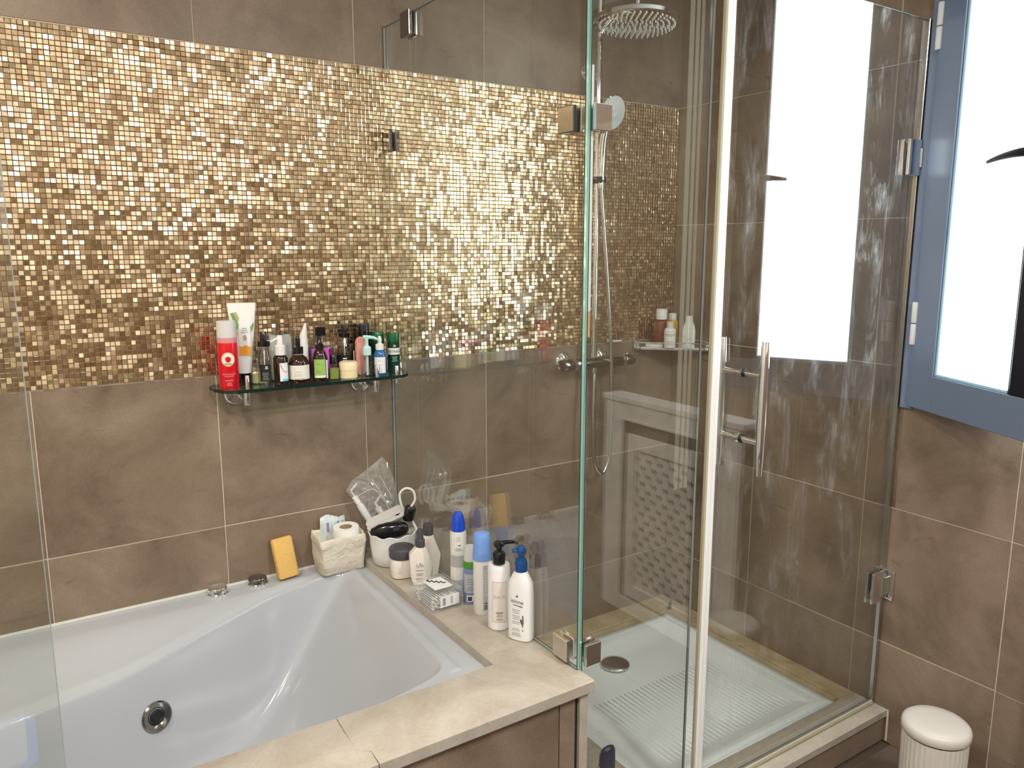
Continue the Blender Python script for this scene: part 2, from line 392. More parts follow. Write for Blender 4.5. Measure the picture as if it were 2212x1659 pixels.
# right wall with the window opening
WY0, WY1, WZ0, WZ1 = -1.385, -.884, .985, 2.24
bm = bmesh.new(); T_ = .10
for (y0, y1, z0, z1) in ((WY1, 0.02, 0, ZC), (YF, WY0, 0, ZC), (WY0, WY1, 0, WZ0), (WY0, WY1, WZ1, ZC)):
    abox(bm, (-.0008 + T_ / 2, (y0 + y1) / 2, (z0 + z1) / 2), (T_, y1 - y0, z1 - z0))
wb = struct(finish(bm, 'wall_right', 'grout'))
ysB = [0, -.395, -.79, -1.187, -1.587, -1.987, -2.387, -2.787, YF]; zB = [0, .296, .696, 1.093, 1.49, 1.885, 2.285, ZC]
for z0, z1 in zip(zB, zB[1:]):
    for y1, y0 in zip(ysB, ysB[1:]):
        a0, a1, c0, c1 = y0 + GAP, y1 - GAP, z0 + GAP, z1 - GAP
        rects = [(a0, a1, c0, c1)]
        if a1 > WY0 and a0 < WY1 and c1 > WZ0 and c0 < WZ1:
            rects = []
            if a1 > WY1: rects.append((max(a0, WY1), a1, c0, c1))
            if a0 < WY0: rects.append((a0, min(a1, WY0), c0, c1))
            m0, m1 = max(a0, WY0), min(a1, WY1)
            if c0 < WZ0: rects.append((m0, m1, c0, min(c1, WZ0)))
            if c1 > WZ1: rects.append((m0, m1, max(c0, WZ1), c1))
        for (p, q, s, t) in rects:
            if q - p > .002 and t - s > .002: tile_obj(wb, (.004, (p + q) / 2, (s + t) / 2), (.013, q - p, t - s))
wl = struct(box('wall_left', (XL - .05, YF / 2, ZC / 2), (.1, -YF + .3, ZC), 'plaster_warm'))
wf = struct(box('wall_front', (XL / 2, YF - .05, ZC / 2), (-XL + .3, .1, ZC), 'plaster_warm'))
for z0, z1 in zip(ZR + [1.49], (ZR + [1.49])[1:]):
    for x0, x1 in zip(xs, xs[1:]): tile_obj(wf, ((x0 + x1) / 2, YF + .004, (z0 + z1) / 2), (x1 - x0 - 2 * GAP, .013, z1 - z0 - 2 * GAP))
cl = struct(box('ceiling', (XL / 2, YF / 2, ZC + .05), (-XL + .3, -YF + .3, .1), 'plaster'))
fl = struct(box('floor', (XL / 2, YF / 2, -.056), (-XL + .3, -YF + .3, .10), 'grout_dark'))
FT = None
for i in range(8):
    for j in range(6):
        x0, y0 = -.395 * (i + 1), -.93 - .395 * (j + 1)
        if x0 < XL or y0 < YF: continue
        if FT is None:
            bm = bmesh.new(); abox(bm, (0, 0, 0), (.391, .391, .010), .001); bmesh.ops.recalc_face_normals(bm, faces=bm.faces[:]); FT = bpy.data.meshes.new('floor_tile'); bm.to_mesh(FT); bm.free(); FT.materials.append(MATS['floor_tile'])
        o = bpy.data.objects.new('floor_tile', FT); COL.objects.link(o); o.parent = fl; o.location = (x0 + .1975, y0 + .1975, -.005)
for i, (x, y, s, w, c) in enumerate(LAMPS):
    t = thing('ceiling_or_fill_light', ('round ceiling downlight above the left end of the bath', 'unseen round downlight added as fill in the middle of the room', 'unseen round downlight nearest the front wall, added to brighten the right wall')[i], 'ceiling light', (x, y, ZC), 0, 'ceiling downlight and added fill downlights')
    lathe('rim', [(s * .56, -.012), (s * .6, -.008), (s * .6, 0), (s * .52, 0), (s * .52, -.012), (s * .56, -.012)], 'white_paint', t)
    lathe('diffuser', [(0, -.004), (s * .5, -.004), (s * .5, -.001), (0, -.001)], 'lamp_disc', t)

# ------------------------------------------------------------------ window
win = thing('window_1', None, None, (0, 0, 0), kind='structure')
bm = bmesh.new()
yc, zc_ = (WY0 + WY1) / 2, (WZ0 + WZ1) / 2
FW = .034
for (c, s) in (((.008, WY1 - FW / 2 + .004, zc_), (.05, FW, WZ1 - WZ0)), ((.008, WY0 + FW / 2, zc_), (.05, FW, WZ1 - WZ0)), ((.0085, yc, WZ0 + .017), (.047, WY1 - WY0 - 2 * FW, .032)), ((.0085, yc, WZ1 - .017), (.047, WY1 - WY0 - 2 * FW, .032))):
    abox(bm, c, s, .002)
finish(bm, 'window_frame', 'slate', win)  # black frame; the slate blue is daylight flare put into its colour
TH = math.radians(26)
sash = thing('sash', None, None, (-.006, -.915, 0), kind=None); sash.parent = win
sash.rotation_euler = (0, 0, -PI / 2 - TH)      # local +x runs from the hinge towards the handle, local -y faces the room
SW, S0, S1 = .440, .994, 2.205; ST = .092
def sbox(nm, x0, x1, z0, z1, mat, y0=-.022, y1=.022, bev=.002): return box(nm, ((x0 + x1) / 2, (y0 + y1) / 2, (z0 + z1) / 2), (x1 - x0, y1 - y0, z1 - z0), mat, sash, bev)
sbox('hinge_stile', 0, ST, S0, S1, 'slate'); sbox('handle_stile', SW - ST, SW, S0 + .0942, S1, 'frame_black')  # hinge stile and rails carry the flare tint, handle stile the frame's own black
sbox('bottom_rail', ST, SW, S0, S0 + .094, 'slate'); sbox('top_rail', ST, SW - ST, S1 - .072, S1, 'slate')
sbox('bead', ST, ST + .012, S0 + .094, S1 - .072, 'bead', -.019, .012, .004); sbox('bead', SW - ST - .008, SW - ST, S0 + .094, S1 - .072, 'frame_black', -.019, .012, .003)
sbox('bead', ST + .012, SW - ST - .008, S0 + .094, S0 + .102, 'bead', -.019, .012, .002)
sbox('pane', ST + .006, SW - ST - .004, S0 + .096, S1 - .074, 'pane_frosted', -.003, .003, 0)
for z in (1.95, 1.215):
    h = bpy.data.objects.new('hinge', None); COL.objects.link(h); h.parent = win; h.matrix_local = sash.matrix_basis @ Matrix.Translation((.002, -.0225, z))
    for s in (-1, 1): lathe('knuckle', [(0, -.027), (.0075, -.027), (.0085, -.024), (.0085, .024), (.0075, .027), (0, .027)], 'hinge_grey', h, 16, (0, 0, s * .0285))
h = bpy.data.objects.new('window_handle', None); COL.objects.link(h); h.parent = win; h.matrix_local = sash.matrix_basis @ Matrix.Translation((SW - .036, -.022, 1.60))
loft('rosette', [(-.055, .012, .006, 4), (-.05, .015, .008, 4), (.05, .015, .008, 4), (.055, .012, .006, 4)], 'frame_black', h, 24)
bm = bmesh.new(); atube(bm, [(0, 0, 0), (0, -.04, 0)], .0095, 14)
pts = spline([(.006, -.042, .004), (-.035, -.050, .005), (-.085, -.050, .002), (-.132, -.047, -.004)], 8); n_ = len(pts)
atube(bm, pts, [.0125 - .0085 * (i / (n_ - 1)) ** 1.5 for i in range(n_)], 14)
finish(bm, 'lever', 'frame_black', h, 'auto')

# ------------------------------------------------------------------ bath: stone surround, apron, tub
LZ = .551; LT = .0245
bs = thing('bath_surround', 'cream marble bath surround with brown tiled apron along the bath', 'bath surround', (-1.9, -.83, 0))
def rel(o, parent):  # parent while keeping world coordinates used to build the mesh
    o.parent = parent; o.matrix_parent_inverse = Matrix.Translation(-Vector(parent.location)) if parent.rotation_euler.z == 0 else parent.matrix_basis.inverted(); return o
crack = [(-1.583, -.752), (-1.586, -.800), (-1.590, -.858), (-1.584, -.870), (-1.567, -.877), (-1.570, -.918)]
inn, out = (-1.240, -.752), (-1.1005, -.918)
P1 = [(p[0] + .0006, p[1]) for p in crack] + [out, inn]
P0 = [(XL + .001, -.752), (XL + .001, -.918)] + [(p[0] - .0006, p[1]) for p in crack[::-1]]
def slab(nm, poly, parent, z0=LZ - LT, z1=LZ, mat='marble', bev=.0018): return rel(prism(nm, poly, z0, z1, mat, None, bev), parent)
a = slab('ledge_slab', P1, bs); slab('ledge_slab', P0[::-1], bs)
slab('ledge_slab', [(inn[0] + .0008, inn[1] + .0008), (out[0], out[1] + .0016), (-1.1005, -.002), (-1.240, -.002)], bs)
rel(box('end_panel', (-1.1215, -.46, (LZ - LT) / 2 + .0), (.021, .90, LZ - LT - .001), 'marble', None, .0015), bs)
rel(box('core', (-2.09, -.828, .260), (1.90, .13, .520), 'grout', None), bs)
rel(box('core', (-1.186, -.385, .24), (.104, .74, .48), 'grout', None), bs)
ax = [XL + .01, -2.78, -2.38, -1.98, -1.58, -1.18, -1.139]
for z0, z1 in ((0, .13), (.13, .525)):
    for x0, x1 in zip(ax, ax[1:]):
        o = tile_obj(None, ((x0 + x1) / 2, -.899, (z0 + z1) / 2), (x1 - x0 - 2 * GAP, .012, z1 - z0 - 2 * GAP), 'apron_tile'); rel(o, bs)
rel(box('joint', (-1.1355, -.897, .264), (.007, .008, .522), 'joint_dark', None), bs)  # near-black strip in the gap beside the marble end panel
bt = thing('bathtub', 'white acrylic whirlpool bathtub with chrome jet, set in the marble surround', 'bathtub', (-2.0, -.38, .1))
TX0, TX1, TY0, TY1, RIM = XL + .01, -1.239, -.751, -.003, .530
gx = np.concatenate([np.linspace(TX0, -2.2, 60)[:-1], np.linspace(-2.2, -1.45, 130)[:-1], np.linspace(-1.45, TX1, 80)])
gy = np.concatenate([np.linspace(TY0, -.62, 46)[:-1], np.linspace(-.62, -.34, 36)[:-1], np.linspace(-.34, TY1, 110)])
X, Y = np.meshgrid(gx, gy, indexing='ij')
cxk = [-3.1, -2.6, -2.104, -1.843, -1.68, -1.484, -1.366, -1.30, -1.2]; cyk = [-.235, -.325, -.305, -.232, -.162, -.082, -.070, -.068, -.068]
fxk = [-3.1, -2.3, -1.9, -1.6, -1.45, -1.30, -1.2]; fyk = [-.70, -.742, -.742, -.733, -.718, -.692, -.688]
def smooth_interp(x, xk, yk):
    acc = np.zeros_like(x)
    for d in np.linspace(-.05, .05, 7): acc += np.interp(x + d, xk, yk)
    return acc / 7
crease = smooth_interp(X, cxk, cyk); front = smooth_interp(X, fxk, fyk)
right = -1.300 + .012 * np.sin((Y + .38) * 3) ; left = -2.93
sm = lambda t: np.clip(t, 0, 1) ** 2 * (3 - 2 * np.clip(t, 0, 1))
def wallf(d, L, soft=.005):       # 0 at the lip, 1 at the floor, with a small roll at the lip
    t = np.clip(d / L, 0, 1.0); roll = np.clip(d / soft, 0, 1)
    return np.where(d <= 0, 0, np.sin(t * PI / 2) ** 1.15 * (.35 * roll + .65) )
ds = [(crease - Y, .105), (Y - front, .115), (right - X, .46), (X - left, .40)]
comb = None
for d, L in ds:
    s = wallf(d, L); comb = s if comb is None else -np.log(np.exp(-7 * comb) + np.exp(-7 * s)) / 7
comb = np.clip(comb, 0, None) * np.where(np.min([d for d, _ in ds], axis=0) <= 0, 0, 1)
Z = RIM - .41 * np.clip(comb, 0, 1)
arm = np.clip((-.072 - Y) / np.maximum(-.072 - crease, .004), 0, 1)
armd = .040 * np.clip((-.072 - crease) / .18, 0, 1)
ingr = (X > left) & (X < right)
groove = .011 * np.exp(-((Y - crease - .002) / .0105) ** 2) * sm((X - left) / .1) * sm((-1.34 - X) / .12)
Z = np.where((Y > crease), RIM - armd * sm(arm) * sm((X - left) / .2), Z - armd * sm((X - left) / .2) * np.exp(-np.clip(crease - Y, 0, 9) / .06))
lip = np.exp(-((X - right - .012) / .012) ** 2) * ((Y < -.06) & (Y > -.70)) * .004
Z = Z + lip - groove - .0005 * np.clip((X + 1.275) / .036, 0, 1)
nx, ny = X.shape
verts = np.stack([X, Y, Z], -1).reshape(-1, 3) - np.array(bt.location)
idx = np.arange(nx * ny).reshape(nx, ny)
faces = np.stack([idx[:-1, :-1], idx[1:, :-1], idx[1:, 1:], idx[:-1, 1:]], -1).reshape(-1, 4)
me = bpy.data.meshes.new('shell'); me.from_pydata(verts.tolist(), [], faces.tolist()); link(me, 'shell', 'acrylic', bt, True)
def tubz(x, y): return float(Z[np.abs(gx - x).argmin(), np.abs(gy - y).argmin()])
for i, (x, y) in enumerate(((-1.628, -.034), (-1.525, -.030))):
    k_ = bpy.data.objects.new('control_knob', None); COL.objects.link(k_); k_.parent = bt; k_.location = Vector((x, y, RIM)) - bt.location
    lathe('collar', [(.026, 0), (.0262, .004), (.0245, .006), (.0235, .006)], 'chrome', k_)
    lathe('button', [(.0235, 0), (.0235, .016), (.0215, .0195), (.016, .0185), (0, .017)], 'chrome_dark' if i else 'chrome', k_)
# jet on the inner wall of the tub, where the wall stands at its height
yj = -.27
d = (Vector((-1.8285, yj, tubz(-1.8285, yj))) - CAM)
best = None
for q in range(200):
    y = -.22 - .0012 * q; t = (y - CAM.y) / (-.30 - CAM.y); px = CAM.x + (-1.828 - CAM.x) * t; pz = CAM.z + (.397 - CAM.z) * t
    e = abs(tubz(px, y) - pz)
    if best is None or e < best[0]: best = (e, px, y, pz)
_, jx, jy, jz = best
gX = (tubz(jx + .02, jy) - tubz(jx - .02, jy)) / .04; gY = (tubz(jx, jy + .012) - tubz(jx, jy - .012)) / .024
nrm = Vector((-gX, -gY, 1)).normalized()
Mj = Matrix.Translation(Vector((jx, jy, jz)) - bt.location) @ nrm.to_track_quat('Z', 'Y').to_matrix().to_4x4()
jt = bpy.data.objects.new('jet', None); COL.objects.link(jt); jt.parent = bt; jt.matrix_local = Mj
lathe('bezel', [(.035, -.004), (.0345, .004), (.031, .0065), (.022, .004), (.017, .0005)], 'chrome_dark', jt)
lathe('nozzle', [(.017, -.006), (.0165, .004), (.012, .0055), (.0105, .004), (0, .0032)], 'black_matte', jt)
tube('wall_bead', [(TX0 + .02, -.004, RIM + .002), (-1.25, -.004, RIM + .002)], .005, 'silicone', None, 8); rel(bpy.data.objects['wall_bead'], bt)

# ------------------------------------------------------------------ shower tray and curb
tr = thing('shower_tray', 'white ribbed shower tray inside a cream marble curb', 'shower tray', (-.43, -.43, 0))
A0, A1, B0, B1 = -.800, -.072, -.790, -.098
bm = bmesh.new()
def ring(x0, x1, y0, y1, z): return [bm.verts.new((x - tr.location.x, y - tr.location.y, z)) for x, y in ((x0, y0), (x1, y0), (x1, y1), (x0, y1))]
rs_ = [ring(A0, A1, B0, B1, .002), ring(A0, A1, B0, B1, .086), ring(A0 + .03, A1 - .03, B0 + .03, B1 - .03, .085), ring(A0 + .042, A1 - .042, B0 + .042, B1 - .042, .074), ring(A0 + .15, A1 - .15, B0 + .15, B1 - .15, .070)]
for a, b in zip(rs_, rs_[1:]):
    for i in range(4): j = (i + 1) % 4; bm.faces.new((a[i], a[j], b[j], b[i]))
bm.faces.new(rs_[-1]); bm.faces.new(rs_[0][::-1])
bmesh.ops.bevel(bm, geom=[e for e in bm.edges if e.calc_length() < .06 or all(v.co.z > .07 for v in e.verts)], offset=.004, segments=2, affect='EDGES')
finish(bm, 'basin', 'tray_white', tr, True)
bm = bmesh.new()
for i in range(31):
    x = -.665 + i * .0165; atube(bm, [(x - tr.location.x, -.715 - tr.location.y, .0715), (x - tr.location.x, -.40 + .0 * i - tr.location.y, .0695)], .0018, 6)
o = finish(bm, 'anti_slip_ribs', 'tray_white', tr, True); o['kind'] = 'stuff'
lathe('drain_cover', [(0, .006), (.030, .0055), (.043, .003), (.0465, -.001), (.0465, -.006), (.040, -.010), (0, -.010)], 'steel', tr, 36, (-.466 - tr.location.x, -.262 - tr.location.y, .081))
cb = thing('shower_curb', 'cream marble curb and bench framing the white shower tray', 'curb', (-.4, -.86, 0))
CZ = .10
slab('curb_stone', [(-1.110, -.914), (-.001, -.914), (-.001, -.806), (-1.110, -.806)], cb, CZ - .022, CZ)
slab('curb_stone', [(-.060, -.8052), (-.001, -.8052), (-.001, -.046), (-.060, -.105)], cb, CZ - .022, CZ, 'marble_wet')
slab('curb_stone', [(-1.110, -.085), (-.0602, -.085), (-.001, -.0455), (-.001, -.001), (-1.110, -.001)], cb, CZ - .022, CZ, 'marble_wet')
slab('curb_stone', [(-1.110, -.8052), (-.806, -.8052), (-.806, -.0855), (-1.110, -.0855)], cb, CZ - .022, CZ)
slab('inner_step', [(-.806, -.8), (-.7995, -.8), (-.7995, -.086), (-.806, -.086)], cb, .08, CZ - .004, 'marble_wet', .001)
slab('inner_step', [(-.8, -.0985), (-.071, -.0985), (-.071, -.086), (-.8, -.086)], cb, .06, CZ - .006, 'marble_wet', .001)
slab('inner_step', [(-.0715, -.79), (-.0605, -.79), (-.0605, -.0985), (-.0715, -.0985)], cb, .06, CZ - .006, 'marble_wet', .001)
rel(box('core', (-.95, -.45, .038), (.29, .88, .076), 'grout_dark', None), cb)
rel(box('core', (-.43, -.850, .038), (.72, .10, .076), 'grout_dark', None), cb)
for x0, x1 in ((-1.109, -.79), (-.79, -.395), (-.395, -.002)):
    rel(tile_obj(None, ((x0 + x1) / 2, -.903, .039), (x1 - x0 - 2 * GAP, .008, .076), 'curb_tile'), cb)
rel(tube('silicone_joint', [(-.003, -.916, .10), (-.003, -.917, .004)], .003, 'grout', None, 6), cb)

# ------------------------------------------------------------------ glass
def pane(nm, c, s, mat, parent, axis, bright=None, edge='glass_edge_dark', arris='glass_edge_dark'):
    """glass slab: wide faces clear, ground edges dark green, arrises dark, one polished edge bright"""
    bm = bmesh.new(); abox(bm, c, s, 0)
    bmesh.ops.bevel(bm, geom=bm.edges[:], offset=.0012, segments=1, affect='EDGES')
    for f in bm.faces:
        f.normal_update(); q = f.normal
        f.material_index = 0 if abs(q[axis]) > .9 else (2 if bright and q.dot(Vector(bright)) > .9 else (1 if max(abs(v) for v in q) > .9 else 3))
    return rel(finish(bm, nm, [mat, edge, 'glass_edge', arris], None), parent)
GT = .008; GX = -1.1060; GY = -.870
pt = thing('shower_partition', 'clear glass partition standing on the marble ledge between bath and shower', 'glass partition', (GX, -.43, LZ))
pane('pane', (GX, -.437, (LZ + 1.99) / 2 + .001), (GT, .866, 1.99 - LZ - .003), 'glass', pt, 0, (0, -1, 0), 'glass_edge_pale')
def clampbox(nm, c, s, mat='chrome', parent=pt, bev=.0015): return rel(box(nm, c, s, mat, None, bev), parent)
for s in (-1, 1): clampbox('wall_clamp', (GX + s * .010, -.026, 1.694), (.011, .050, .052), 'chrome_dark')
for s in (-1, 1): clampbox('top_clamp', (GX + s * .010, -.158, 1.962), (.011, .052, .060), 'chrome_dark')
fp = thing('shower_fixed_panel', 'fixed clear glass panel between the partition corner and the shower door', 'glass panel', (-.95, GY, CZ))
pane('pane', ((-1.1008 - .785) / 2, GY, (CZ + 1.98) / 2), (1.1008 - .785, GT, 1.98 - CZ - .004), 'glass', fp, 1, (-1, 0, 0), 'glass_edge_pale')
for (x0, w) in ((-.838, .012), (-.822, .009), (-.808, .008)):
    rel(box('reflection_stripe', (x0, GY + .0075, 1.43), (w, .004, 1.08), 'reflection_olive', None, .0012), fp)  # added strips imitating faint upright stripes reflected in the panel
rel(box('window_reflection_strip', (-1.0925, GY + .0075, 1.5135), (.014, .005, .45), 'seal_and_reflection_white', None, .001), fp)  # added white strip imitating the bright window mirrored at the glass corner
o = rel(box('window_reflection_tip', (-1.0925, GY + .0075, 1.2635), (.0135, .0048, .049), 'reflection_orange', None, .001), fp); o['label'] = 'orange lower end of the white strip imitating a window reflection'  # orange foot of the imitated window reflection
for z in (1.645, .585):
    g = thing('glass_clamp', 'chrome glass clamp at the upper shower glass corner' if z > 1 else 'chrome glass clamp at the lower shower glass corner by the ledge', 'clamp', (GX, GY, z), 0, 'corner glass clamps')
    box('outer_plate', (-.0095, .047, 0), (.010, .048, .048), 'chrome_dark' if z > 1 else 'steel', g, .0015)
    box('inner_plate', (.0095, .047, 0), (.010, .048, .048), 'chrome', g, .0015)
    box('outer_plate', (.0285, -.0095, 0), (.040, .010, .048), 'chrome' if z > 1 else 'steel', g, .0015)
    box('inner_plate', (.0285, .0095, 0), (.040, .010, .048), 'chrome', g, .0015)
dr = thing('shower_door', 'hinged clear glass shower door with chrome handles and water stains', 'shower door', (-.02, GY, CZ))
pane('pane', ((-.742 - .014) / 2, GY, (.116 + 1.975) / 2), (.742 - .014, GT, 1.975 - .116), 'glass_door', dr, 1, None, 'glass_edge_pale')
bm = bmesh.new(); abox(bm, (-.7445, GY, 1.053), (.013, .015, 1.85), .003); abox(bm, (-.734, GY - .006, 1.053), (.009, .0035, 1.85), .001); rel(finish(bm, 'seal_strip', 'seal_and_reflection_white', None), dr)
rel(box('seal_lip', (-.7535, GY, 1.053), (.004, .010, 1.85), 'seal_yellow', None, .001), dr)
rel(box('bottom_seal', (-.378, GY, .109), (.724, .014, .014), 'seal_yellow', None, .003), dr)
rel(box('edge_strip', (-.0135, GY, 1.047), (.011, .012, 1.86), 'steel', None, .001), dr)
for z in (1.638, .472):
    h = bpy.data.objects.new('door_hinge', None); COL.objects.link(h); rel(h, dr); h.location = (0, 0, 0)
    def hb(nm, c, s, mat='chrome', bev=.002):
        o = box(nm, Vector(c) - Vector(dr.location), s, mat, h, bev); h.matrix_parent_inverse = Matrix(); return o
    for s in (-1, 1): hb('glass_plate', (-.047, GY + s * .009, z), (.052, .009, .090))
    hb('barrel', (-.0145, GY - .004, z), (.016, .026, .050), 'steel')
    hb('wall_plate', (-.0055, GY - .004, z), (.006, .058, .088), 'chrome')
    for q in (-1, 1): lathe('screw', [(0, .002), (.004, .0015), (.0045, 0)], 'steel', h, 12, M=Matrix.Translation(Vector((-.0085, GY - .022, z + q * .034)) - Vector(dr.location)) @ Matrix.Rotation(-PI / 2, 4, 'Y'))
h = bpy.data.objects.new('handle', None); COL.objects.link(h); h.parent = dr; h.location = Vector((-.6475, GY, 1.0575)) - Vector(dr.location)
for s in (-1, 1):
    lathe('grip', [(0, -.151), (.0075, -.151), (.0082, -.149), (.0098, -.09), (.0112, -.03), (.0114, .03), (.0104, .09), (.0086, .149), (.0078, .151), (0, .151)], 'chrome', h, 20, (0, s * .060, 0))
for z in (.0755, -.0755):
    tube('crossbar', [(0, -.058, z), (0, .058, z)], .0068, 'chrome', h, 14)
    for s in (-1, 1): tube('washer', [(0, s * .0042, z), (0, s * .0085, z)], .0105, 'black_matte' if s < 0 else 'chrome', h, 16)
sc = thing('bath_screen', 'clear glass bath screen standing on the front ledge at the left', 'glass screen', (-2.4, -.845, LZ))
pane('pane', (-2.488, -.860, (LZ + 2.0) / 2 + .001), (.944, .006, 2.0 - LZ - .003), 'glass', sc, 1, None, 'glass_edge_pale', 'glass_edge_pale')

# ------------------------------------------------------------------ shower column
RX, RY = -.414, -.062
sv = thing('shower_column', 'chrome thermostatic shower column with round rain head in the shower', 'shower', (RX, 0, 1.0))
def rl(o): return rel(o, sv)
rl(tube('riser_pipe', spline([(RX, RY, 1.045), (RX, RY, 1.3), (RX, RY, 1.8), (RX, RY, 2.14), (RX, RY - .012, 2.185), (RX, RY - .05, 2.205), (RX, RY - .12, 2.207), (RX, RY - .155, 2.195), (RX, RY - .168, 2.16), (RX, RY - .168, 2.085)], 6), .0092, 'chrome', None, 16))
HX, HY, HZ = RX, RY - .168, 2.052
rh = bpy.data.objects.new('rain_head', None); COL.objects.link(rh); rh.parent = sv; rh.location = Vector((HX, HY, HZ)) - Vector(sv.location); rh.rotation_euler = (math.radians(-2), math.radians(3), 0)
lathe('disc', [(0, .040), (.014, .040), (.015, .020), (.03, .015), (.120, .012), (.127, .007), (.127, -.003), (.122, -.006), (0, -.006)], 'chrome', rh, 56)
bm = bmesh.new()
for r_, n_ in ((.012, 5), (.028, 11), (.044, 17), (.060, 23), (.076, 29), (.092, 35), (.108, 41)):
    for i in range(n_):
        a = 2 * PI * (i + .5 * (r_ > .03)) / n_; alathe(bm, [(.0031, -.006), (.0024, -.0105), (0, -.0108)], 6, (r_ * math.cos(a), r_ * math.sin(a), 0))
o = finish(bm, 'spray_nozzles', 'white_pl', rh, True); o['kind'] = 'stuff'
rl(lathe('rail_bracket', [(0, 0), (.027, 0), (.027, .006), (.024, .010), (.010, .011), (.010, .058), (0, .058)], 'chrome', None, 24, M=Matrix.Translation((RX, -.002, 1.955)) @ Matrix.Rotation(PI / 2, 4, 'X')))
VZ = 1.040; VY = -.066
for x in (-.497, -.337):
    rl(lathe('wall_flange', [(0, 0), (.034, 0), (.034, .004), (.028, .012), (.014, .018), (.014, .060), (0, .060)], 'chrome', None, 28, M=Matrix.Translation((x, -.002, VZ + .004)) @ Matrix.Rotation(PI / 2, 4, 'X')))
MX = Matrix.Translation((0, VY, VZ)) @ Matrix.Rotation(PI / 2, 4, 'Y')
rl(lathe('valve_body', [(0, -.497), (.0175, -.497), (.019, -.493), (.019, -.301), (.0175, -.297), (0, -.297)], 'chrome_dark', None, 28, M=MX))
for a, b in ((-.503, -.497), (-.297, -.288)): rl(lathe('collar', [(0, a), (.0205, a), (.0205, b), (0, b)], 'chrome', None, 28, M=MX))
for a, b in ((-.545, -.503), (-.288, -.248)):
    k_ = bpy.data.objects.new('control_knob', None); COL.objects.link(k_); rel(k_, sv)
    o = lathe('grip', [(0, a), (.0178, a), (.0192, a + .003), (.0192, b - .003), (.018, b), (0, b)], 'chrome_dark', None, 24, M=MX); o.parent = k_
    xx = (a + b) / 2; o = box('stop_button', (xx, VY, VZ + .0195), (.012, .007, .004), 'chrome', None, .001); o.parent = k_
rl(lathe('hose_outlet', [(0, -.034), (.009, -.034), (.010, -.030), (.010, -.016), (0, -.016)], 'chrome', None, 18, (RX, VY, VZ)))
hs = thing('hand_shower', 'chrome hand shower with pale round face hanging on the rail, with hose', 'hand shower', (RX, RY, 1.61))
def hr(o): return rel(o, hs)
hc = Vector((-.414, -.130, 1.818)); fd = (Vector((-1.35, -1.25, 1.55)) - hc).normalized(); fd = (fd + Vector((.75, -.1, -.05))).normalized()
Mh = Matrix.Translation(hc) @ fd.to_track_quat('Z', 'Y').to_matrix().to_4x4()
hr(lathe('head_shell', [(0, -.026), (.020, -.022), (.042, -.010), (.051, -.002), (.052, .003), (.049, .006)], 'chrome', None, 36, M=Mh))
hr(lathe('spray_face', [(.049, .0055), (.040, .0075), (.015, .008), (.012, .010), (.006, .009), (0, .008)], 'mint_pale', None, 36, M=Mh))
hp = spline([tuple(hc - fd * .018), (-.414, -.100, 1.775), (-.413, -.088, 1.735), (-.411, -.082, 1.68), (-.413, -.082, 1.620)], 6)
hr(tube('grip', hp, [.011 + .002 * math.sin(i * .12) for i in range(len(hp))], 'chrome', None, 16))
hr(lathe('hose_nut', [(0, -.012), (.0095, -.012), (.0105, -.008), (.0105, .010), (.009, .013), (0, .013)], 'chrome', None, 16, (-.4135, -.083, 1.605)))
rl(box('rail_slider', (RX + .002, -.0715, 1.622), (.026, .042, .022), 'black', None, .005))
hp = spline([(-.4135, -.083, 1.595), (-.401, -.086, 1.47), (-.377, -.086, 1.25), (-.361, -.086, 1.07), (-.353, -.084, .90), (-.353, -.082, .735), (-.364, -.08, .685), (-.384, -.08, .664), (-.406, -.08, .68), (-.421, -.08, .73), (-.423, -.076, .85), (-.417, -.07, .96), (RX, VY, VZ - .034)], 26)
hr(tube('hose', hp, [.0062 if i % 2 else .0072 for i in range(len(hp))], 'steel', None, 10, smooth=True))

hk = thing('wall_hook', 'small white hook on the tiled wall above the shower valve', 'hook', (-.295, -.003, 1.100))
tube('bar', [(-.030, -.022, .001), (.031, -.022, -.001)], .0028, 'white_gloss', hk, 8)
tube('stem', [(-.012, 0, .004), (-.012, -.022, .001)], .0028, 'white_gloss', hk, 8)
tube('loop', spline([(-.012, -.006, .004), (-.004, -.016, .022), (.008, -.018, .024), (.016, -.016, .010), (.019, -.016, .001)], 5), .0016, 'chrome', hk, 8)
# ------------------------------------------------------------------ corner shelf and its bottles
CS = 1.072
cs = thing('corner_shelf', 'small chrome wire corner shelf holding shower bottles', 'shelf', (-.09, -.09, CS))
tri = [(-.185, -.006), (-.180, -.030), (-.030, -.185), (-.006, -.190)]
bm = bmesh.new(); atube(bm, spline([(p[0], p[1], CS - .006) for p in tri], 4), .0032, 8); atube(bm, spline([(p[0], p[1], CS + .016) for p in tri], 4), .0026, 8)
for p in ((-.180, -.030), (-.030, -.185), (-.105, -.108)): atube(bm, [(p[0], p[1], CS - .006), (p[0], p[1], CS + .016)], .0022, 6)
rel(finish(bm, 'rail', 'chrome', None, 'auto'), cs)
rel(prism('plate', [(-.180, -.005), (-.177, -.028), (-.028, -.180), (-.005, -.182), (-.005, -.005)], CS - .006, CS - .001, 'white_gloss', None, .001), cs)
for c, s in (((-.180, -.009, CS + .008), (.024, .014, .030)), ((-.009, -.186, CS + .008), (.014, .024, .030))): rel(box('mount', c, s, 'chrome', None, .004), cs)
GC = 'bottles on the corner shelf'
def bottle(nm, label, x, y, z, group, turn=0, cat='bottle'): return thing(nm, label, cat, (x, y, z), to_cam(x, y, turn), group)
b = bottle('shampoo_bottle', 'reddish brown bottle with white cap on the corner shelf', -.098, -.046, CS, GC)
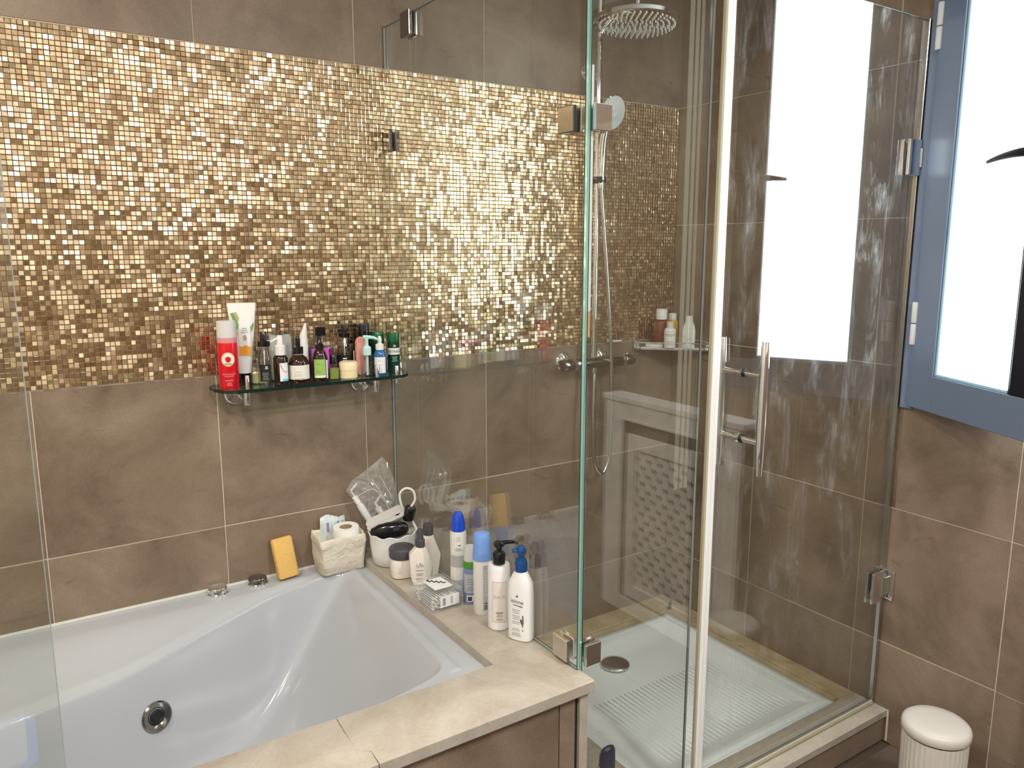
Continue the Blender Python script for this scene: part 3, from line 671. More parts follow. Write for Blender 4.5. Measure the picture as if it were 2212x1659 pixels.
lathe('body', [(0, 0), (.025, 0), (.028, .004), (.028, .070), (.024, .086), (.014, .092), (.014, .096), (0, .096)], 'red_brown', b); lathe('cap', [(0, .094), (.0195, .094), (.0195, .127), (.018, .130), (0, .130)], 'white_pl', b)
b = bottle('lotion_bottle', 'yellow bottle with white cap behind the small white bottle', -.040, -.040, CS, GC)
lathe('body', [(0, 0), (.019, 0), (.0205, .004), (.0205, .078), (.016, .090), (0, .090)], 'yellow_b', b); lathe('cap', [(0, .089), (.0145, .089), (.0145, .108), (.012, .112), (0, .112)], 'white_pl', b)
b = bottle('hair_oil_bottle', 'small white bottle lettered OLAPLEX on the corner shelf', -.108, -.1105 + .012, CS, GC)
lathe('body', [(0, 0), (.018, 0), (.0198, .003), (.0198, .060), (.017, .066), (.010, .069), (0, .069)], 'white_pl', b); lathe('cap', [(0, .068), (.0118, .068), (.0118, .088), (.010, .090), (0, .090)], 'frost', b)
text('OLAPLEX', .0085, 'ink', b, .046, r=.0202, spacing=1.1); textlines(b, .0202, [.056, .040, .022, .016, .012], .028)
b = bottle('shower_gel_bottle', 'white tapered bottle with pale orange and teal print on the corner shelf', -.058, -.138, CS, GC)
loft('body', [(0, .020, .014, 3), (.004, .022, .016, 3), (.060, .0225, .016, 3), (.075, .019, .014, 2.6), (.090, .013, .011, 2.2)], 'white_gloss', b); loft('cap', [(.089, .0135, .0115, 2.3), (.100, .0125, .011, 2.3), (.110, .011, .010, 2.3)], 'white_pl', b)
bm = bmesh.new(); aprism(bm, [(-.010, .030), (.010, .030), (.010, .0325), (-.010, .0325)], -.0166, -.0164, Matrix(((1, 0, 0, 0), (0, 0, 1, 0), (0, 1, 0, 0), (0, 0, 0, 1)))); finish(bm, 'print_lines', 'gold_ink', b)
bm = bmesh.new(); aprism(bm, [(-.011, .015), (.004, .014), (.005, .021), (-.010, .022)], -.0166, -.0164, Matrix(((1, 0, 0, 0), (0, 0, 1, 0), (0, 1, 0, 0), (0, 0, 0, 1)))); finish(bm, 'print_patch', 'cyan_ink', b)
b = thing('soap_bar', 'flat white soap bar lying in front on the corner shelf', 'soap', (-.135, -.052, CS), math.radians(-45))
loft('bar', [(0, .028, .010, 3.5), (.003, .031, .0125, 3.5), (.010, .031, .0125, 3.5), (.013, .027, .010, 3.5)], 'white_pl', b)

# ------------------------------------------------------------------ glass shelf on the back wall
SZ = 1.071
gs = thing('glass_shelf', 'long glass wall shelf with rounded ends on chrome brackets', 'shelf', (-1.352, 0, SZ))
def rrect(x0, x1, y0, y1, r, n=7):
    out = []
    for cx, cy, a0 in ((x1 - r, y1 - r, 0), (x0 + r, y1 - r, 90), (x0 + r, y0 + r, 180), (x1 - r, y0 + r, 270)):
        for i in range(n + 1): a = math.radians(a0 + 90 * i / n); out.append((cx + r * math.cos(a), cy + r * math.sin(a)))
    return out
o2 = []
for x, y in [(-1.6, -.006), (-1.615, -.03), (-1.612, -.07), (-1.598, -.105), (-1.570, -.124), (-1.53, -.128), (-1.17, -.128), (-1.133, -.124), (-1.108, -.105), (-1.094, -.07), (-1.092, -.03), (-1.105, -.006)]: o2.append((x, y))
bm = bmesh.new(); aprism(bm, o2, SZ - .008, SZ)
for f in bm.faces: f.normal_update(); f.material_index = 0 if abs(f.normal.z) > .9 else 1
rel(finish(bm, 'glass_plate', ['shelf_glass', 'glass_edge_dark'], None), gs)
for x in (-1.545, -1.205):
    br = bpy.data.objects.new('bracket', None); COL.objects.link(br); br.parent = gs; br.location = (x + 1.352, 0, 0)
    lathe('flange', [(0, 0), (.030, 0), (.030, .003), (.027, .006), (.010, .008), (.010, .030), (0, .030)], 'chrome', br, 28, M=Matrix.Translation((0, -.003, -.026)) @ Matrix.Rotation(PI / 2, 4, 'X'))
    tube('arm', [(0, -.03, -.026), (0, -.108, -.026)], .0065, 'chrome', br, 14)
    lathe('post', [(0, -.040), (.0085, -.040), (.0095, -.037), (.0095, -.0085), (0, -.0085)], 'chrome', br, 16, (0, -.112, 0))
    lathe('peg', [(0, .0), (.0055, .0), (.0055, .030), (.0045, .033), (0, .033)], 'chrome', br, 14, (0, -.1195, .0002))
for x, y in ((-1.110, -.060), (-1.148, -.1185)):
    pg = bpy.data.objects.new('end_peg', None); COL.objects.link(pg); pg.parent = gs; pg.location = (x + 1.352, y, 0)
    lathe('pin', [(0, .0002), (.006, .0002), (.006, .024), (.005, .026), (0, .026)], 'chrome', pg, 14); lathe('foot', [(0, -.022), (.006, -.022), (.006, -.0082), (0, -.0082)], 'chrome', pg, 14)
G = 'toiletries on the glass wall shelf'
def at_shelf(nm, label, x, y, turn=0, cat='bottle'): return thing(nm, label, cat, (x, y, SZ + .0003), to_cam(x, y, turn), G)
b = at_shelf('shower_foam_can', 'tall red can with frosted cap and round emblem on the glass shelf', -1.578, -.082, cat='can')
lathe('body', [(0, 0), (.0215, 0), (.0235, .003), (.0235, .108), (.0225, .114), (0, .114)], 'red', b, 32); lathe('cap', [(0, .1135), (.0228, .1135), (.0226, .158), (.0215, .165), (0, .166)], 'frost', b, 32)
patch('cap_fade', .0229, .114, .126, -2.4, 2.4, 'pink_fade', b, e=.0004, seg=32)
oval('emblem', .0165, .0175, .074, 'label_cream', b, .0235); oval('emblem_ring', .0165, .0175, .074, 'gold_ink', b, .0237, inner=.9); oval('emblem_heart', .0068, .0065, .0745, 'red', b, .0240); oval('emblem_band', .010, .0032, .063, 'gold_ink', b, .0240)
bm = bmesh.new()
for z, w, ph in ((.038, .030, 0), (.033, .022, 1), (.0225, .018, 2)):
    R = .0238; pts = [(R * math.sin(q), -R * math.cos(q), z + .0022 * math.sin(22 * i / 20 * 2.2 + ph)) for i, q in ((i, (w * (i / 24 - .5)) / R) for i in range(25))]
    atube(bm, pts, .0007, 5)
finish(bm, 'script_print', 'pink_fade', b)
textlines(b, .0238, [.010, .013, .016], .014, 'pink_fade')
b = at_shelf('mask_tube', 'white upside-down tube with orange label and black cap behind the red can', -1.530, -.046, cat='tube')
lathe('cap', [(0, 0), (.014, 0), (.015, .002), (.015, .030), (0, .030)], 'black', b)
tb = [(.030, .0155, .0155, 2), (.06, .019, .015, 2.2), (.12, .026, .011, 2.4), (.17, .031, .006, 2.6), (.196, .0335, .0022, 3), (.205, .0335, .0015, 3)]
loft('body', tb, 'white_gloss', b)
def facing(nm, pts, mat, y_at, e=.0006):
    bm = bmesh.new(); bm.faces.new([bm.verts.new((x, -(y_at(z) + e), z)) for x, z in pts]); return finish(bm, nm, mat, b)
def tube_y(z):
    for (z0, _, y0, _), (z1, _, y1, _) in zip(tb, tb[1:]):
        if z <= z1: return y0 + (y1 - y0) * (z - z0) / (z1 - z0)
    return y1
facing('label', [(-.010, .075), (.016, .075), (.018, .150), (-.009, .150)], 'label_white', lambda z: .0152 if z < .1 else .0098 + .000)
facing('orange_block', [(-.010, .076), (.016, .076), (.0165, .096), (.006, .101), (-.004, .097), (-.0098, .100)], 'orange', lambda z: .0158)
facing('leaf_print', [(-.027, .180), (-.020, .182), (-.008, .150), (-.013, .138)], 'green_leaf', lambda z: .0098)
facing('leaf_print', [(-.019, .182), (-.013, .183), (-.008, .168), (-.011, .158)], 'gold_ink', lambda z: .0090)
facing('leaf_print', [(.020, .132), (.027, .150), (.026, .158), (.019, .145)], 'green_leaf', lambda z: .0112)
facing('fruit_print', [(-.021, .118), (-.014, .120), (-.012, .132), (-.016, .146), (-.020, .138)], 'orange', lambda z: .0125)
facing('fruit_print', [(.001, .114), (.007, .113), (.009, .120), (.005, .127), (.000, .123)], 'gold_ink', lambda z: .0138)
textlines(b, None, [.132, .137, .142], .016, 'green_leaf', .0012, .004, -.0128)
b = at_shelf('perfume_flask', 'clear round bottle with a little yellow liquid on the glass shelf', -1.4935, -.044)
lathe('body', [(0, 0), (.022, 0), (.0245, .004), (.0245, .052), (.018, .070), (.009, .078), (.009, .088), (0, .088)], 'glass_clear', b); lathe('liquid', [(0, .002), (.0225, .003), (.0228, .026), (0, .026)], 'yellow_liq', b)
b = at_shelf('spray_bottle', 'clear bottle with black atomiser and black label on the shelf', -1.495, -.0985)
lathe('body', [(0, 0), (.015, 0), (.0168, .003), (.0168, .070), (.014, .085), (.008, .096), (.008, .103), (0, .103)], 'glass_clear', b)
lathe('cap', [(0, .100), (.0155, .100), (.0155, .113), (.0085, .114), (.0085, .134), (.007, .136), (0, .136)], 'black', b); patch('label', .0168, .014, .056, -.75, .95, 'label_black', b)
tube('dip_tube', [(0, 0, .004), (0, 0, .10)], .0014, 'white_pl', b, 6); textlines(b, .0174, [.018, .022, .026, .030, .034], .016, 'ink_soft', x=.001); textlines(b, .0174, [.045, .049], .007, 'label_white', .0022, .004)
b = at_shelf('throat_spray', 'dark amber bottle with white angled spray nozzle on the shelf', -1.454, -.094)
lathe('body', [(0, 0), (.0165, 0), (.018, .002), (.018, .066), (.0155, .073), (.011, .076), (0, .076)], 'amber', b); lathe('pump', [(0, .075), (.0132, .075), (.0132, .098), (.008, .101), (.0075, .122), (.006, .124), (0, .124)], 'white_pl', b)
tube('nozzle', [(0, 0, .117), (-.008, -.004, .116), (-.031, -.010, .104)], [.0035, .003, .0026], 'white_pl', b, 8)
patch('label', .018, .010, .056, -.15, 1.15, 'label_white', b); patch('label_corner', .018, .010, .016, .2, 1.15, 'label_sky', b, e=.0008)
bm = bmesh.new(); R = .0187; atube(bm, [(R * math.sin(q), -R * math.cos(q), z) for q, z in ((.95, .034), (.6, .033), (.3, .037), (.1, .044), (.0, .053))], .0007, 5); finish(bm, 'red_arc', 'red', b)
b = at_shelf('dropper_bottle', 'round brown dropper bottle with cream label on the shelf', -1.407, -.0915)
lathe('body', [(0, 0), (.023, 0), (.0258, .004), (.0258, .050), (.021, .064), (.012, .071), (.0105, .076), (0, .076)], 'brown_glass', b); patch('label', .0258, .011, .047, -1.35, 1.35, 'label_cream', b)
lathe('dropper', [(0, .074), (.0125, .074), (.0125, .092), (.0055, .094), (.0062, .110), (.005, .117), (.003, .120), (0, .120)], 'black', b); lathe('neck_ring', [(0, .0725), (.0118, .0725), (.0118, .0745), (0, .0745)], 'frost', b)
textlines(b, .0264, [.020, .024, .030], .020, 'ink_soft', .0008, -.003); textlines(b, .0264, [.012], .026, 'gold_ink', .002, .0)
b = at_shelf('nasal_spray', 'white nasal spray with pointed tip behind the brown dropper bottle', -1.375, -.040)
lathe('body', [(0, 0), (.0105, 0), (.0115, .002), (.0115, .100), (.0105, .104), (0, .104)], 'label_white', b); patch('blue_base', .0115, .003, .045, -1.6, 1.6, 'blue_cap', b); loft('tip', [(.103, .0115, .011, 2), (.109, .0105, .010, 2), (.120, .0085, .008, 2, .001, 0), (.132, .0055, .006, 2, .004, 0), (.146, .0025, .003, 2, .006, 0)], 'white_pl', b)
for i, (x, w) in enumerate(((-1.452, .030), (-1.4165, .036))):
    b = at_shelf('clear_holder', ('clear square plastic cup behind the white throat spray', 'wider clear plastic cup behind the brown dropper bottle')[i], x, -.0285, cat='cup')
    b.rotation_euler.z = 0; w2 = w / 2
    bm = bmesh.new(); z1 = .130
    for c, s in (((0, -.0125, z1 / 2), (w, .0015, z1)), ((0, .0125, z1 / 2), (w, .0015, z1)), ((-w2 + .0008, 0, z1 / 2), (.0015, .0235, z1)), ((w2 - .0008, 0, z1 / 2), (.0015, .0235, z1)), ((0, 0, .001), (w - .003, .0235, .002))): abox(bm, c, s)
    finish(bm, 'shell', 'glass_clear', b); loft('refill', [(.003, w2 * .62, .009, 3), (.10, w2 * .70, .0095, 3), (.118, w2 * .5, .006, 2.5)], 'frost', b)
b = at_shelf('perfume_bottle', 'square glass perfume bottle of magenta liquid with pink label', -1.3265, -.034); b.rotation_euler.z = 0
loft('body', [(0, .034, .0125, 8), (.002, .036, .014, 8), (.094, .036, .014, 8), (.097, .034, .0125, 8)], 'glass_clear', b, 48); loft('liquid', [(.006, .0325, .0115, 8), (.076, .0325, .0115, 8)], 'purple_liq', b, 48)
bm = bmesh.new(); aprism(bm, [(-.031, .012), (.016, .012), (.016, .078), (-.031, .078)], .0142, .0147, Matrix(((1, 0, 0, 0), (0, 0, -1, 0), (0, 1, 0, 0), (0, 0, 0, 1)))); finish(bm, 'label', 'label_magenta', b)
lathe('collar', [(0, .096), (.008, .096), (.008, .106), (0, .106)], 'chrome', b)
b = at_shelf('pump_serum', 'slim brown bottle with light green label and black pump on the shelf', -1.353, -.0965)
lathe('body', [(0, 0), (.0175, 0), (.0195, .003), (.0195, .060), (.015, .076), (.009, .085), (0, .086)], 'brown_glass', b); patch('label', .0195, .010, .058, -.85, .75, 'label_green', b); patch('label_foot', .0195, .011, .0165, -.7, .7, 'label_white', b, e=.0007); patch('side_label', .0195, .008, .055, .85, 1.3, 'label_white', b)
lathe('pump', [(0, .084), (.011, .084), (.011, .094), (.006, .100), (.005, .118), (0, .118)], 'black', b); box('pump_head', (.004, 0, .129), (.027, .014, .024), 'black', b, .003)
textlines(b, .0201, [.024, .028, .045], .014, 'can_green', .0006, -.003)
b = at_shelf('travel_flask', 'small square bottle of green liquid with black cap on the shelf', -1.3155, -.093); b.rotation_euler.z = to_cam(-1.3155, -.093) * .6
loft('body', [(0, .0125, .0115, 6), (.002, .0138, .0125, 6), (.038, .0138, .0125, 6), (.043, .009, .008, 3)], 'glass_clear', b); loft('liquid', [(.003, .0118, .0105, 6), (.030, .0118, .0105, 6)], 'green_liq', b); lathe('cap', [(0, .042), (.010, .042), (.010, .063), (.0085, .065), (0, .065)], 'black', b)
b = at_shelf('mist_bottle', 'clear conical bottle with black sprayer and black band behind the cream jar', -1.2625, -.0385)
lathe('body', [(0, 0), (.020, 0), (.0222, .003), (.0222, .062), (.018, .082), (.010, .100), (.009, .106), (0, .106)], 'glass_clear', b); patch('label', .0222, .012, .056, -1.4, 1.4, 'label_black', b); lathe('sprayer', [(0, .103), (.0145, .103), (.0145, .114), (.0075, .115), (.007, .136), (.006, .138), (0, .138)], 'black', b); tube('dip_tube', [(0, 0, .004), (0, 0, .103)], .0014, 'white_pl', b, 6); textlines(b, .0230, [.040, .046], .012, 'label_white', .003)
b = at_shelf('cream_jar', 'low pale yellow cream jar with lid at the shelf front', -1.276, -.095, cat='jar')
lathe('jar', [(0, 0), (.021, 0), (.0235, .003), (.0238, .022), (0, .022)], 'jar_cream', b, 32); lathe('lid', [(0, .0225), (.0243, .0225), (.0245, .040), (.022, .044), (0, .045)], 'jar_cream', b, 32)
b = at_shelf('wooden_stick', 'thin pale wooden stick standing behind the cream jar', -1.2475, -.0650, cat='stick'); tube('stick', [(0, 0, 0), (.0005, 0, .068)], .0013, 'wood', b, 6)
b = at_shelf('pumice_block', 'pink rounded foot file leaning among the shelf bottles', -1.2305, -.0715, cat='foot file'); b.rotation_euler.z = 0
bm = bmesh.new(); pr = rrect(-.013, .013, 0, .105, .0125, 6); aprism(bm, pr, -.005, .005, Matrix(((1, 0, 0, 0), (0, 0, 1, 0), (0, 1, 0, 0), (0, 0, 0, 1)))); bmesh.ops.bevel(bm, geom=bm.edges[:], offset=.002, segments=2, affect='EDGES'); finish(bm, 'block', 'pink', b, 'auto')
b = at_shelf('hair_spray_can', 'tall glossy black can behind the mint pump bottle', -1.2045, -.034, cat='can')
lathe('body', [(0, 0), (.0155, 0), (.0165, .002), (.0165, .105), (0, .105)], 'black', b); lathe('cap', [(0, .1055), (.0165, .1055), (.0165, .134), (.015, .137), (0, .137)], 'black', b)
b = at_shelf('pump_flask', 'clear square bottle with mint pump on the shelf', -1.2235, -.0985); b.rotation_euler.z = to_cam(-1.2235, -.0985) * .4
loft('body', [(0, .0155, .0145, 6), (.002, .0168, .0155, 6), (.056, .0168, .0155, 6), (.060, .011, .010, 3)], 'glass_clear', b)
lathe('pump', [(0, .058), (.0112, .058), (.0112, .078), (.0045, .084), (.0045, .098), (.007, .104), (.007, .108), (0, .109)], 'mint', b); tube('spout', [(-.010, 0, .107), (0, 0, .106), (.018, -.004, .104), (.027, -.006, .099)], [.004, .005, .0042, .003], 'mint', b, 8); tube('dip_tube', [(0, 0, .004), (0, 0, .06)], .0035, 'mint', b, 8)
b = at_shelf('blue_serum_bottle', 'blue glass dropper bottle with white label near the shelf end', -1.1865, -.0985)
lathe('body', [(0, 0), (.0155, 0), (.0168, .002), (.0168, .058), (.012, .067), (.0095, .071), (0, .071)], 'blue_glass', b); patch('label', .0168, .008, .051, -1.0, .95, 'label_white', b); lathe('dropper', [(0, .070), (.0112, .070), (.0112, .084), (.0055, .087), (.0056, .100), (.0035, .106), (0, .107)], 'white_pl', b); textlines(b, .0174, [.030, .040, .043], .012, 'ink_soft', .0008, -.002)
b = at_shelf('green_foam_can', 'plain green shaving can beside the lettered one at the shelf end', -1.1645, -.036, cat='can')
lathe('body', [(0, 0), (.0165, 0), (.018, .002), (.018, .086), (0, .086)], 'can_dark', b); lathe('cap', [(0, .0865), (.0182, .0865), (.0182, .110), (.016, .113), (0, .113)], 'can_green', b)
b = at_shelf('green_foam_can', 'green shaving can with white PRORASO band at the shelf end', -1.1365, -.078, .15, cat='can')
lathe('body', [(0, 0), (.0152, 0), (.0165, .002), (.0165, .086), (0, .086)], 'can_dark', b); lathe('cap', [(0, .0865), (.0167, .0865), (.0167, .110), (.0155, .113), (0, .113)], 'can_green', b)
patch('band', .0165, .052, .070, -1.5, 1.5, 'label_white', b); text('PRORASO', .0088, 'ink', b, .0605, r=.0173, spacing=.95); oval('seal_print', .004, .0035, .076, 'gold_ink', b, .0166); textlines(b, .0171, [.034, .038, .042, .045], .016, 'mint', .001)

# ------------------------------------------------------------------ things on the bath
L_ = LZ + .0003
GL = 'toiletries on the marble ledge'
def on_ledge(nm, label, x, y, turn=0, cat='bottle', z=L_): return thing(nm, label, cat, (x, y, z), to_cam(x, y, turn), GL)
b = thing('sponge', 'yellow rectangular sponge leaning on the wall on the bath rim', 'sponge', (-1.447, -.047, RIM), math.radians(4))
bm = bmesh.new(); abox(bm, (0, 0, .056), (.056, .022, .110), .006)
for v in bm.verts: v.co += Vector((rng.normal(0, .0004), rng.normal(0, .0004), 0))
bm.transform(Matrix.Translation((0, .0, .004)) @ Matrix.Rotation(math.radians(-17), 4, 'X') @ Matrix.Rotation(math.radians(-3), 4, 'Y')); finish(bm, 'block', 'sponge', b, 'auto')
# canvas basket
bk = thing('canvas_basket', 'soft cream canvas basket holding a toilet roll on the bath rim corner', 'basket', (-1.307, -.053, RIM + .0005))
bm = bmesh.new(); N = 40
def sec(z, hx, hy, e, dip=0, cy=0):
    out = []
    for i in range(N):
        a = 2 * PI * (i + .5) / N; ca, sa = math.cos(a), math.sin(a)
        x, y = hx * math.copysign(abs(ca) ** (2 / e), ca), hy * math.copysign(abs(sa) ** (2 / e), sa) + cy
        out.append(bm.verts.new((x + .0022 * math.sin(5 * a + z * 55), y + .0016 * math.sin(4 * a + 1 + z * 80), z - dip * (.5 - .5 * math.sin(a)) + .0025 * math.sin(3 * a) * (z > .05))))
    return out
prof = [sec(.001, .055, .036, 7), sec(.006, .0605, .0405, 9), sec(.05, .0625, .043, 11, 0, -.001), sec(.086, .064, .0445, 10, .004, -.003), sec(.090, .0655, .046, 10, .005, -.003), sec(.108, .065, .0455, 9, .007, -.003), sec(.112, .063, .0435, 9, .007, -.003), sec(.108, .061, .0415, 9, .007, -.003), sec(.04, .059, .039, 10), sec(.005, .056, .036, 10)]
for a, c in zip(prof, prof[1:]):
    for i in range(N): j = (i + 1) % N; bm.faces.new((a[i], a[j], c[j], c[i]))
bm.faces.new(prof[0][::-1]); bm.faces.new(prof[-1]); finish(bm, 'bag', 'canvas', bk, True)
box('side_tag', (.0645, -.01, .055), (.002, .010, .012), 'label_white', bk)
tp = thing('toilet_roll', 'white toilet roll sitting in the cream canvas basket', 'toilet roll', (-1.285, -.060, RIM + .034), 0)
tp.rotation_euler = (math.radians(3), math.radians(-2), 0)
lathe('roll', [(.0335, 0), (.0345, .003), (.0345, .086), (.033, .089), (.0165, .089), (.0165, .002), (.0335, 0)], 'paper', tp, 44, (0, 0, 0)); lathe('core', [(.0165, .088), (.0155, .088), (.0155, .004), (.0165, .004)], 'card', tp, 28)
tp.scale = (1.05, 1.05, 1.0)
pk = thing('tissue_pack', 'pale plastic pack with purple and green print behind the toilet roll', 'pack', (-1.312, -.0150, RIM + .045), 0)
bm = bmesh.new(); g = []
for i in range(13):
    for j in range(9):
        x = -.036 + .006 * i + j * .0006; z = j / 8 * (.098 + .006 * math.sin(i * .5)); bul = math.sin(PI * i / 12) ** .5 * (.006 if j < 7 else .006 - (j - 6) * .0024)
        g.append((x, z, max(bul, .0006) + .0008 * math.sin(i * 1.7 + j)))
for s in (-1, 1):
    vv = [bm.verts.new((x, s * t, z)) for x, z, t in g]
    for i in range(12):
        for j in range(8): bm.faces.new((vv[i * 9 + j], vv[(i + 1) * 9 + j], vv[(i + 1) * 9 + j + 1], vv[i * 9 + j + 1]))
bmesh.ops.remove_doubles(bm, verts=bm.verts[:], dist=.0014); finish(bm, 'wrapper', 'pack', pk, True)
for x, mt_, w in ((-.012, 'violet_ink', .006), (.018, 'violet_ink', .006), (.031, 'lime_ink', .006)): box('print_bar', (x, -.0082, .070), (w, .0006, .026), mt_, pk)
for x in (-.026, -.001, .008): box('print_bar', (x, -.0080, .068), (.0016, .0006, .03), 'cyan_ink', pk)
# ceramic bowl
bw = thing('ceramic_bowl', 'white ceramic pot with ruffled rim full of bathroom bits on the ledge', 'bowl', (-1.1785, -.130, L_))
bm = bmesh.new(); N = 48; rings = []
for r_, z, ruf in ((.050, 0, 0), (.056, .003, 0), (.060, .030, 0), (.0625, .060, 0), (.0635, .078, .3), (.0655, .086, 1), (.066, .089, 1), (.063, .088, 1), (.060, .080, .3), (.057, .030, 0), (.050, .006, 0)):
    rings.append([bm.verts.new(((r_ + ruf * .0016 * math.cos(9 * 2 * PI * i / N)) * math.cos(2 * PI * i / N), (r_ + ruf * .0016 * math.cos(9 * 2 * PI * i / N)) * math.sin(2 * PI * i / N), z + ruf * .0035 * math.cos(9 * 2 * PI * i / N))) for i in range(N)])
for a, c in zip(rings, rings[1:]):
    for i in range(N): j = (i + 1) % N; bm.faces.new((a[i], a[j], c[j], c[i]))
bm.faces.new(rings[0][::-1]); bm.faces.new(rings[-1]); finish(bm, 'pot', 'ceramic', bw, True)
bx, by, bz = -1.1785, -.130, L_
GB = 'bits in the ceramic pot'
hd = thing('hair_trimmer', 'black rounded hair trimmer lying across the white pot', 'hair trimmer', (bx + .002, by, bz + .072), 0, GB)
hd.rotation_euler = (0, math.radians(-6), to_cam(bx, by))
loft('body', [(-.060, .006, .006, 2), (-.056, .013, .011, 2.2), (-.035, .021, .017, 2.3), (-.01, .024, .019, 2.4), (.018, .022, .018, 2.4), (.036, .017, .014, 2.3), (.044, .008, .008, 2)], 'black', hd, M=Matrix.Translation((0, -.012, .021)) @ Matrix.Rotation(PI / 2, 4, 'Y'))
loft('switch', [(0, .010, .004, 3), (.002, .009, .003, 3)], 'black_matte', hd, 20, M=Matrix.Translation((.012, -.031, .028)) @ Matrix.Rotation(PI / 2 - .35, 4, 'X'))
gh = thing('grey_handle', 'pale grey folding handle with a hole resting above the black trimmer', 'handle', (bx - .006, by + .012, bz + .116), 0, GB)
gh.rotation_euler = (0, math.radians(-24), to_cam(bx, by))
for dz, dy in ((0, 0), (.0085, .010)):
    bm = bmesh.new(); aprism(bm, rrect(-.062, .052, -.014, .014, .0135, 6), 0, .006); bmesh.ops.bevel(bm, geom=bm.edges[:], offset=.0015, segments=2, affect='EDGES'); bm.transform(Matrix.Translation((0, dy, dz)) @ Matrix.Rotation(math.radians(34), 4, 'X')); finish(bm, 'arm', 'grey_handle', gh, 'auto')
lathe('hole', [(0, .0008), (.006, .0008), (.006, 0)], 'black', gh, 16, M=Matrix.Translation((.030, -.003, .006)) @ Matrix.Rotation(math.radians(34), 4, 'X'), sx=1.3)
pl_ = thing('charger_plug', 'black plug on a white looped cord sticking out of the pot', 'plug', (bx + .046, by - .014, bz + .133), to_cam(bx, by), GB)
pl_.scale = (1.28, 1.28, 1.28)
loft('plug', [(-.016, .010, .009, 3), (-.012, .0125, .011, 3), (.012, .0125, .011, 3), (.016, .009, .008, 3)], 'black', pl_, 24, M=Matrix.Rotation(.25, 4, 'Y'))
tube('cord', spline([(.004, 0, .014), (.013, .002, .030), (.009, .003, .049), (-.006, .004, .055), (-.019, .003, .044), (-.017, .002, .020), (-.010, .004, .004)], 8), .0027, 'white_pl', pl_, 10)
tube('cord', spline([(.004, 0, -.014), (.010, -.002, -.026), (.017, -.004, -.042), (.016, -.006, -.055)], 6), .0027, 'white_pl', pl_, 10)
# bag of travel bottles
bgp = Vector((-1.190, -.075, bz + .085))
wx = Vector((math.cos(to_cam(bx, by)), math.sin(to_cam(bx, by)), 0))     # picture-right on the ground, seen from the photographer
def W_(u, v, d=0):  # u right, v up, d towards the photographer
    return bgp + wx * u + Vector((0, 0, v)) + Vector((wx.y, -wx.x, 0)) * d
pb_ = thing('plastic_bag', 'crumpled clear plastic bag standing up out of the white pot', 'bag', tuple(bgp), 0, GB)
outl = [(.011, .203), (.026, .182), (.043, .130), (.054, .062), (.042, -.012), (.002, -.022), (-.028, .008), (-.056, .062), (-.092, .108), (-.074, .138), (-.034, .166)]
bm = bmesh.new(); rs2 = np.random.RandomState(3)
cu_, cv_ = -.004, .092
LV = 7; M_ = len(outl) * 4
def outp(i):
    q = i / 4; a = int(q) % len(outl); b_ = (a + 1) % len(outl); f = q - int(q); return (outl[a][0] * (1 - f) + outl[b_][0] * f, outl[a][1] * (1 - f) + outl[b_][1] * f)
sides = []
for s in (-1, 1):
    rr_ = []
    for l_ in range(LV):
        t = 1 - l_ / LV; ringv = []
        for i in range(M_):
            u, v = outp(i); th = s * (.013 * (1 - t ** 2) + (rs2.uniform(-.006, .006) if 0 < l_ else 0)); p = W_(cu_ + (u - cu_) * t + (rs2.uniform(-.002, .002) if l_ else 0), cv_ + (v - cv_) * t, th) - bgp
            ringv.append(bm.verts.new(p))
        rr_.append(ringv)
    for a, c in zip(rr_, rr_[1:]):
        for i in range(M_): j = (i + 1) % M_; bm.faces.new((a[i], a[j], c[j], c[i]))
    bm.faces.new(rr_[-1]); sides.append(rr_[0])
for i in range(M_):
    j = (i + 1) % M_; bm.faces.new((sides[0][i], sides[0][j], sides[1][j], sides[1][i]))
bmesh.ops.remove_doubles(bm, verts=bm.verts[:], dist=.0003); finish(bm, 'film', 'film', pb_, False)
def travel(label, u0, v0, u1, v1, d, su):
    p0, p1 = W_(u0, v0, d), W_(u1, v1, d); ax_ = (p1 - p0); Lh = ax_.length
    t = thing('travel_pump_bottle', label, 'bottle', tuple(p0), 0, GB); t.rotation_mode = 'QUATERNION'; t.rotation_quaternion = ax_.to_track_quat('Z', 'Y')
    lathe('body', [(0, 0), (.009, 0), (.010, .003), (.010, Lh * .62), (.006, Lh * .68), (0, Lh * .68)], 'frost', t, 18); lathe('pump', [(0, Lh * .67), (.0085, Lh * .67), (.0085, Lh * .84), (.003, Lh * .86), (.003, Lh), (0, Lh)], 'white_pl', t, 16)
    q = t.rotation_quaternion.inverted(); dirn = q @ (wx * su + Vector((0, 0, .9)) ).normalized()
    tube('spout', [(0, 0, Lh), tuple(Vector((0, 0, Lh)) + dirn * .012), tuple(Vector((0, 0, Lh)) + dirn * .028)], [.004, .0035, .0025], 'white_pl', t, 8)
travel('white travel pump bottle leaning left inside the clear bag', -.018, .0, -.078, .108, .0, .75)
travel('second white travel pump bottle lower inside the clear bag', .030, -.010, -.012, .070, .004, .6)
tube_i = thing('plastic_tube', 'thin clear straw loops inside the plastic bag', 'straw', tuple(bgp), 0, GB)
bm = bmesh.new(); atube(bm, spline([W_(-.060, .092, .004) - bgp, W_(-.02, .112, .006) - bgp, W_(.010, .085, .006) - bgp, W_(.034, .03, .004) - bgp], 6), .0012, 6); atube(bm, [W_(-.02, .14, .003) - bgp, W_(.035, .05, .004) - bgp], .001, 6); atube(bm, [W_(.002, .15, .003) - bgp, W_(.040, .075, .004) - bgp], .001, 6); finish(bm, 'loop', 'white_gloss', tube_i, True)
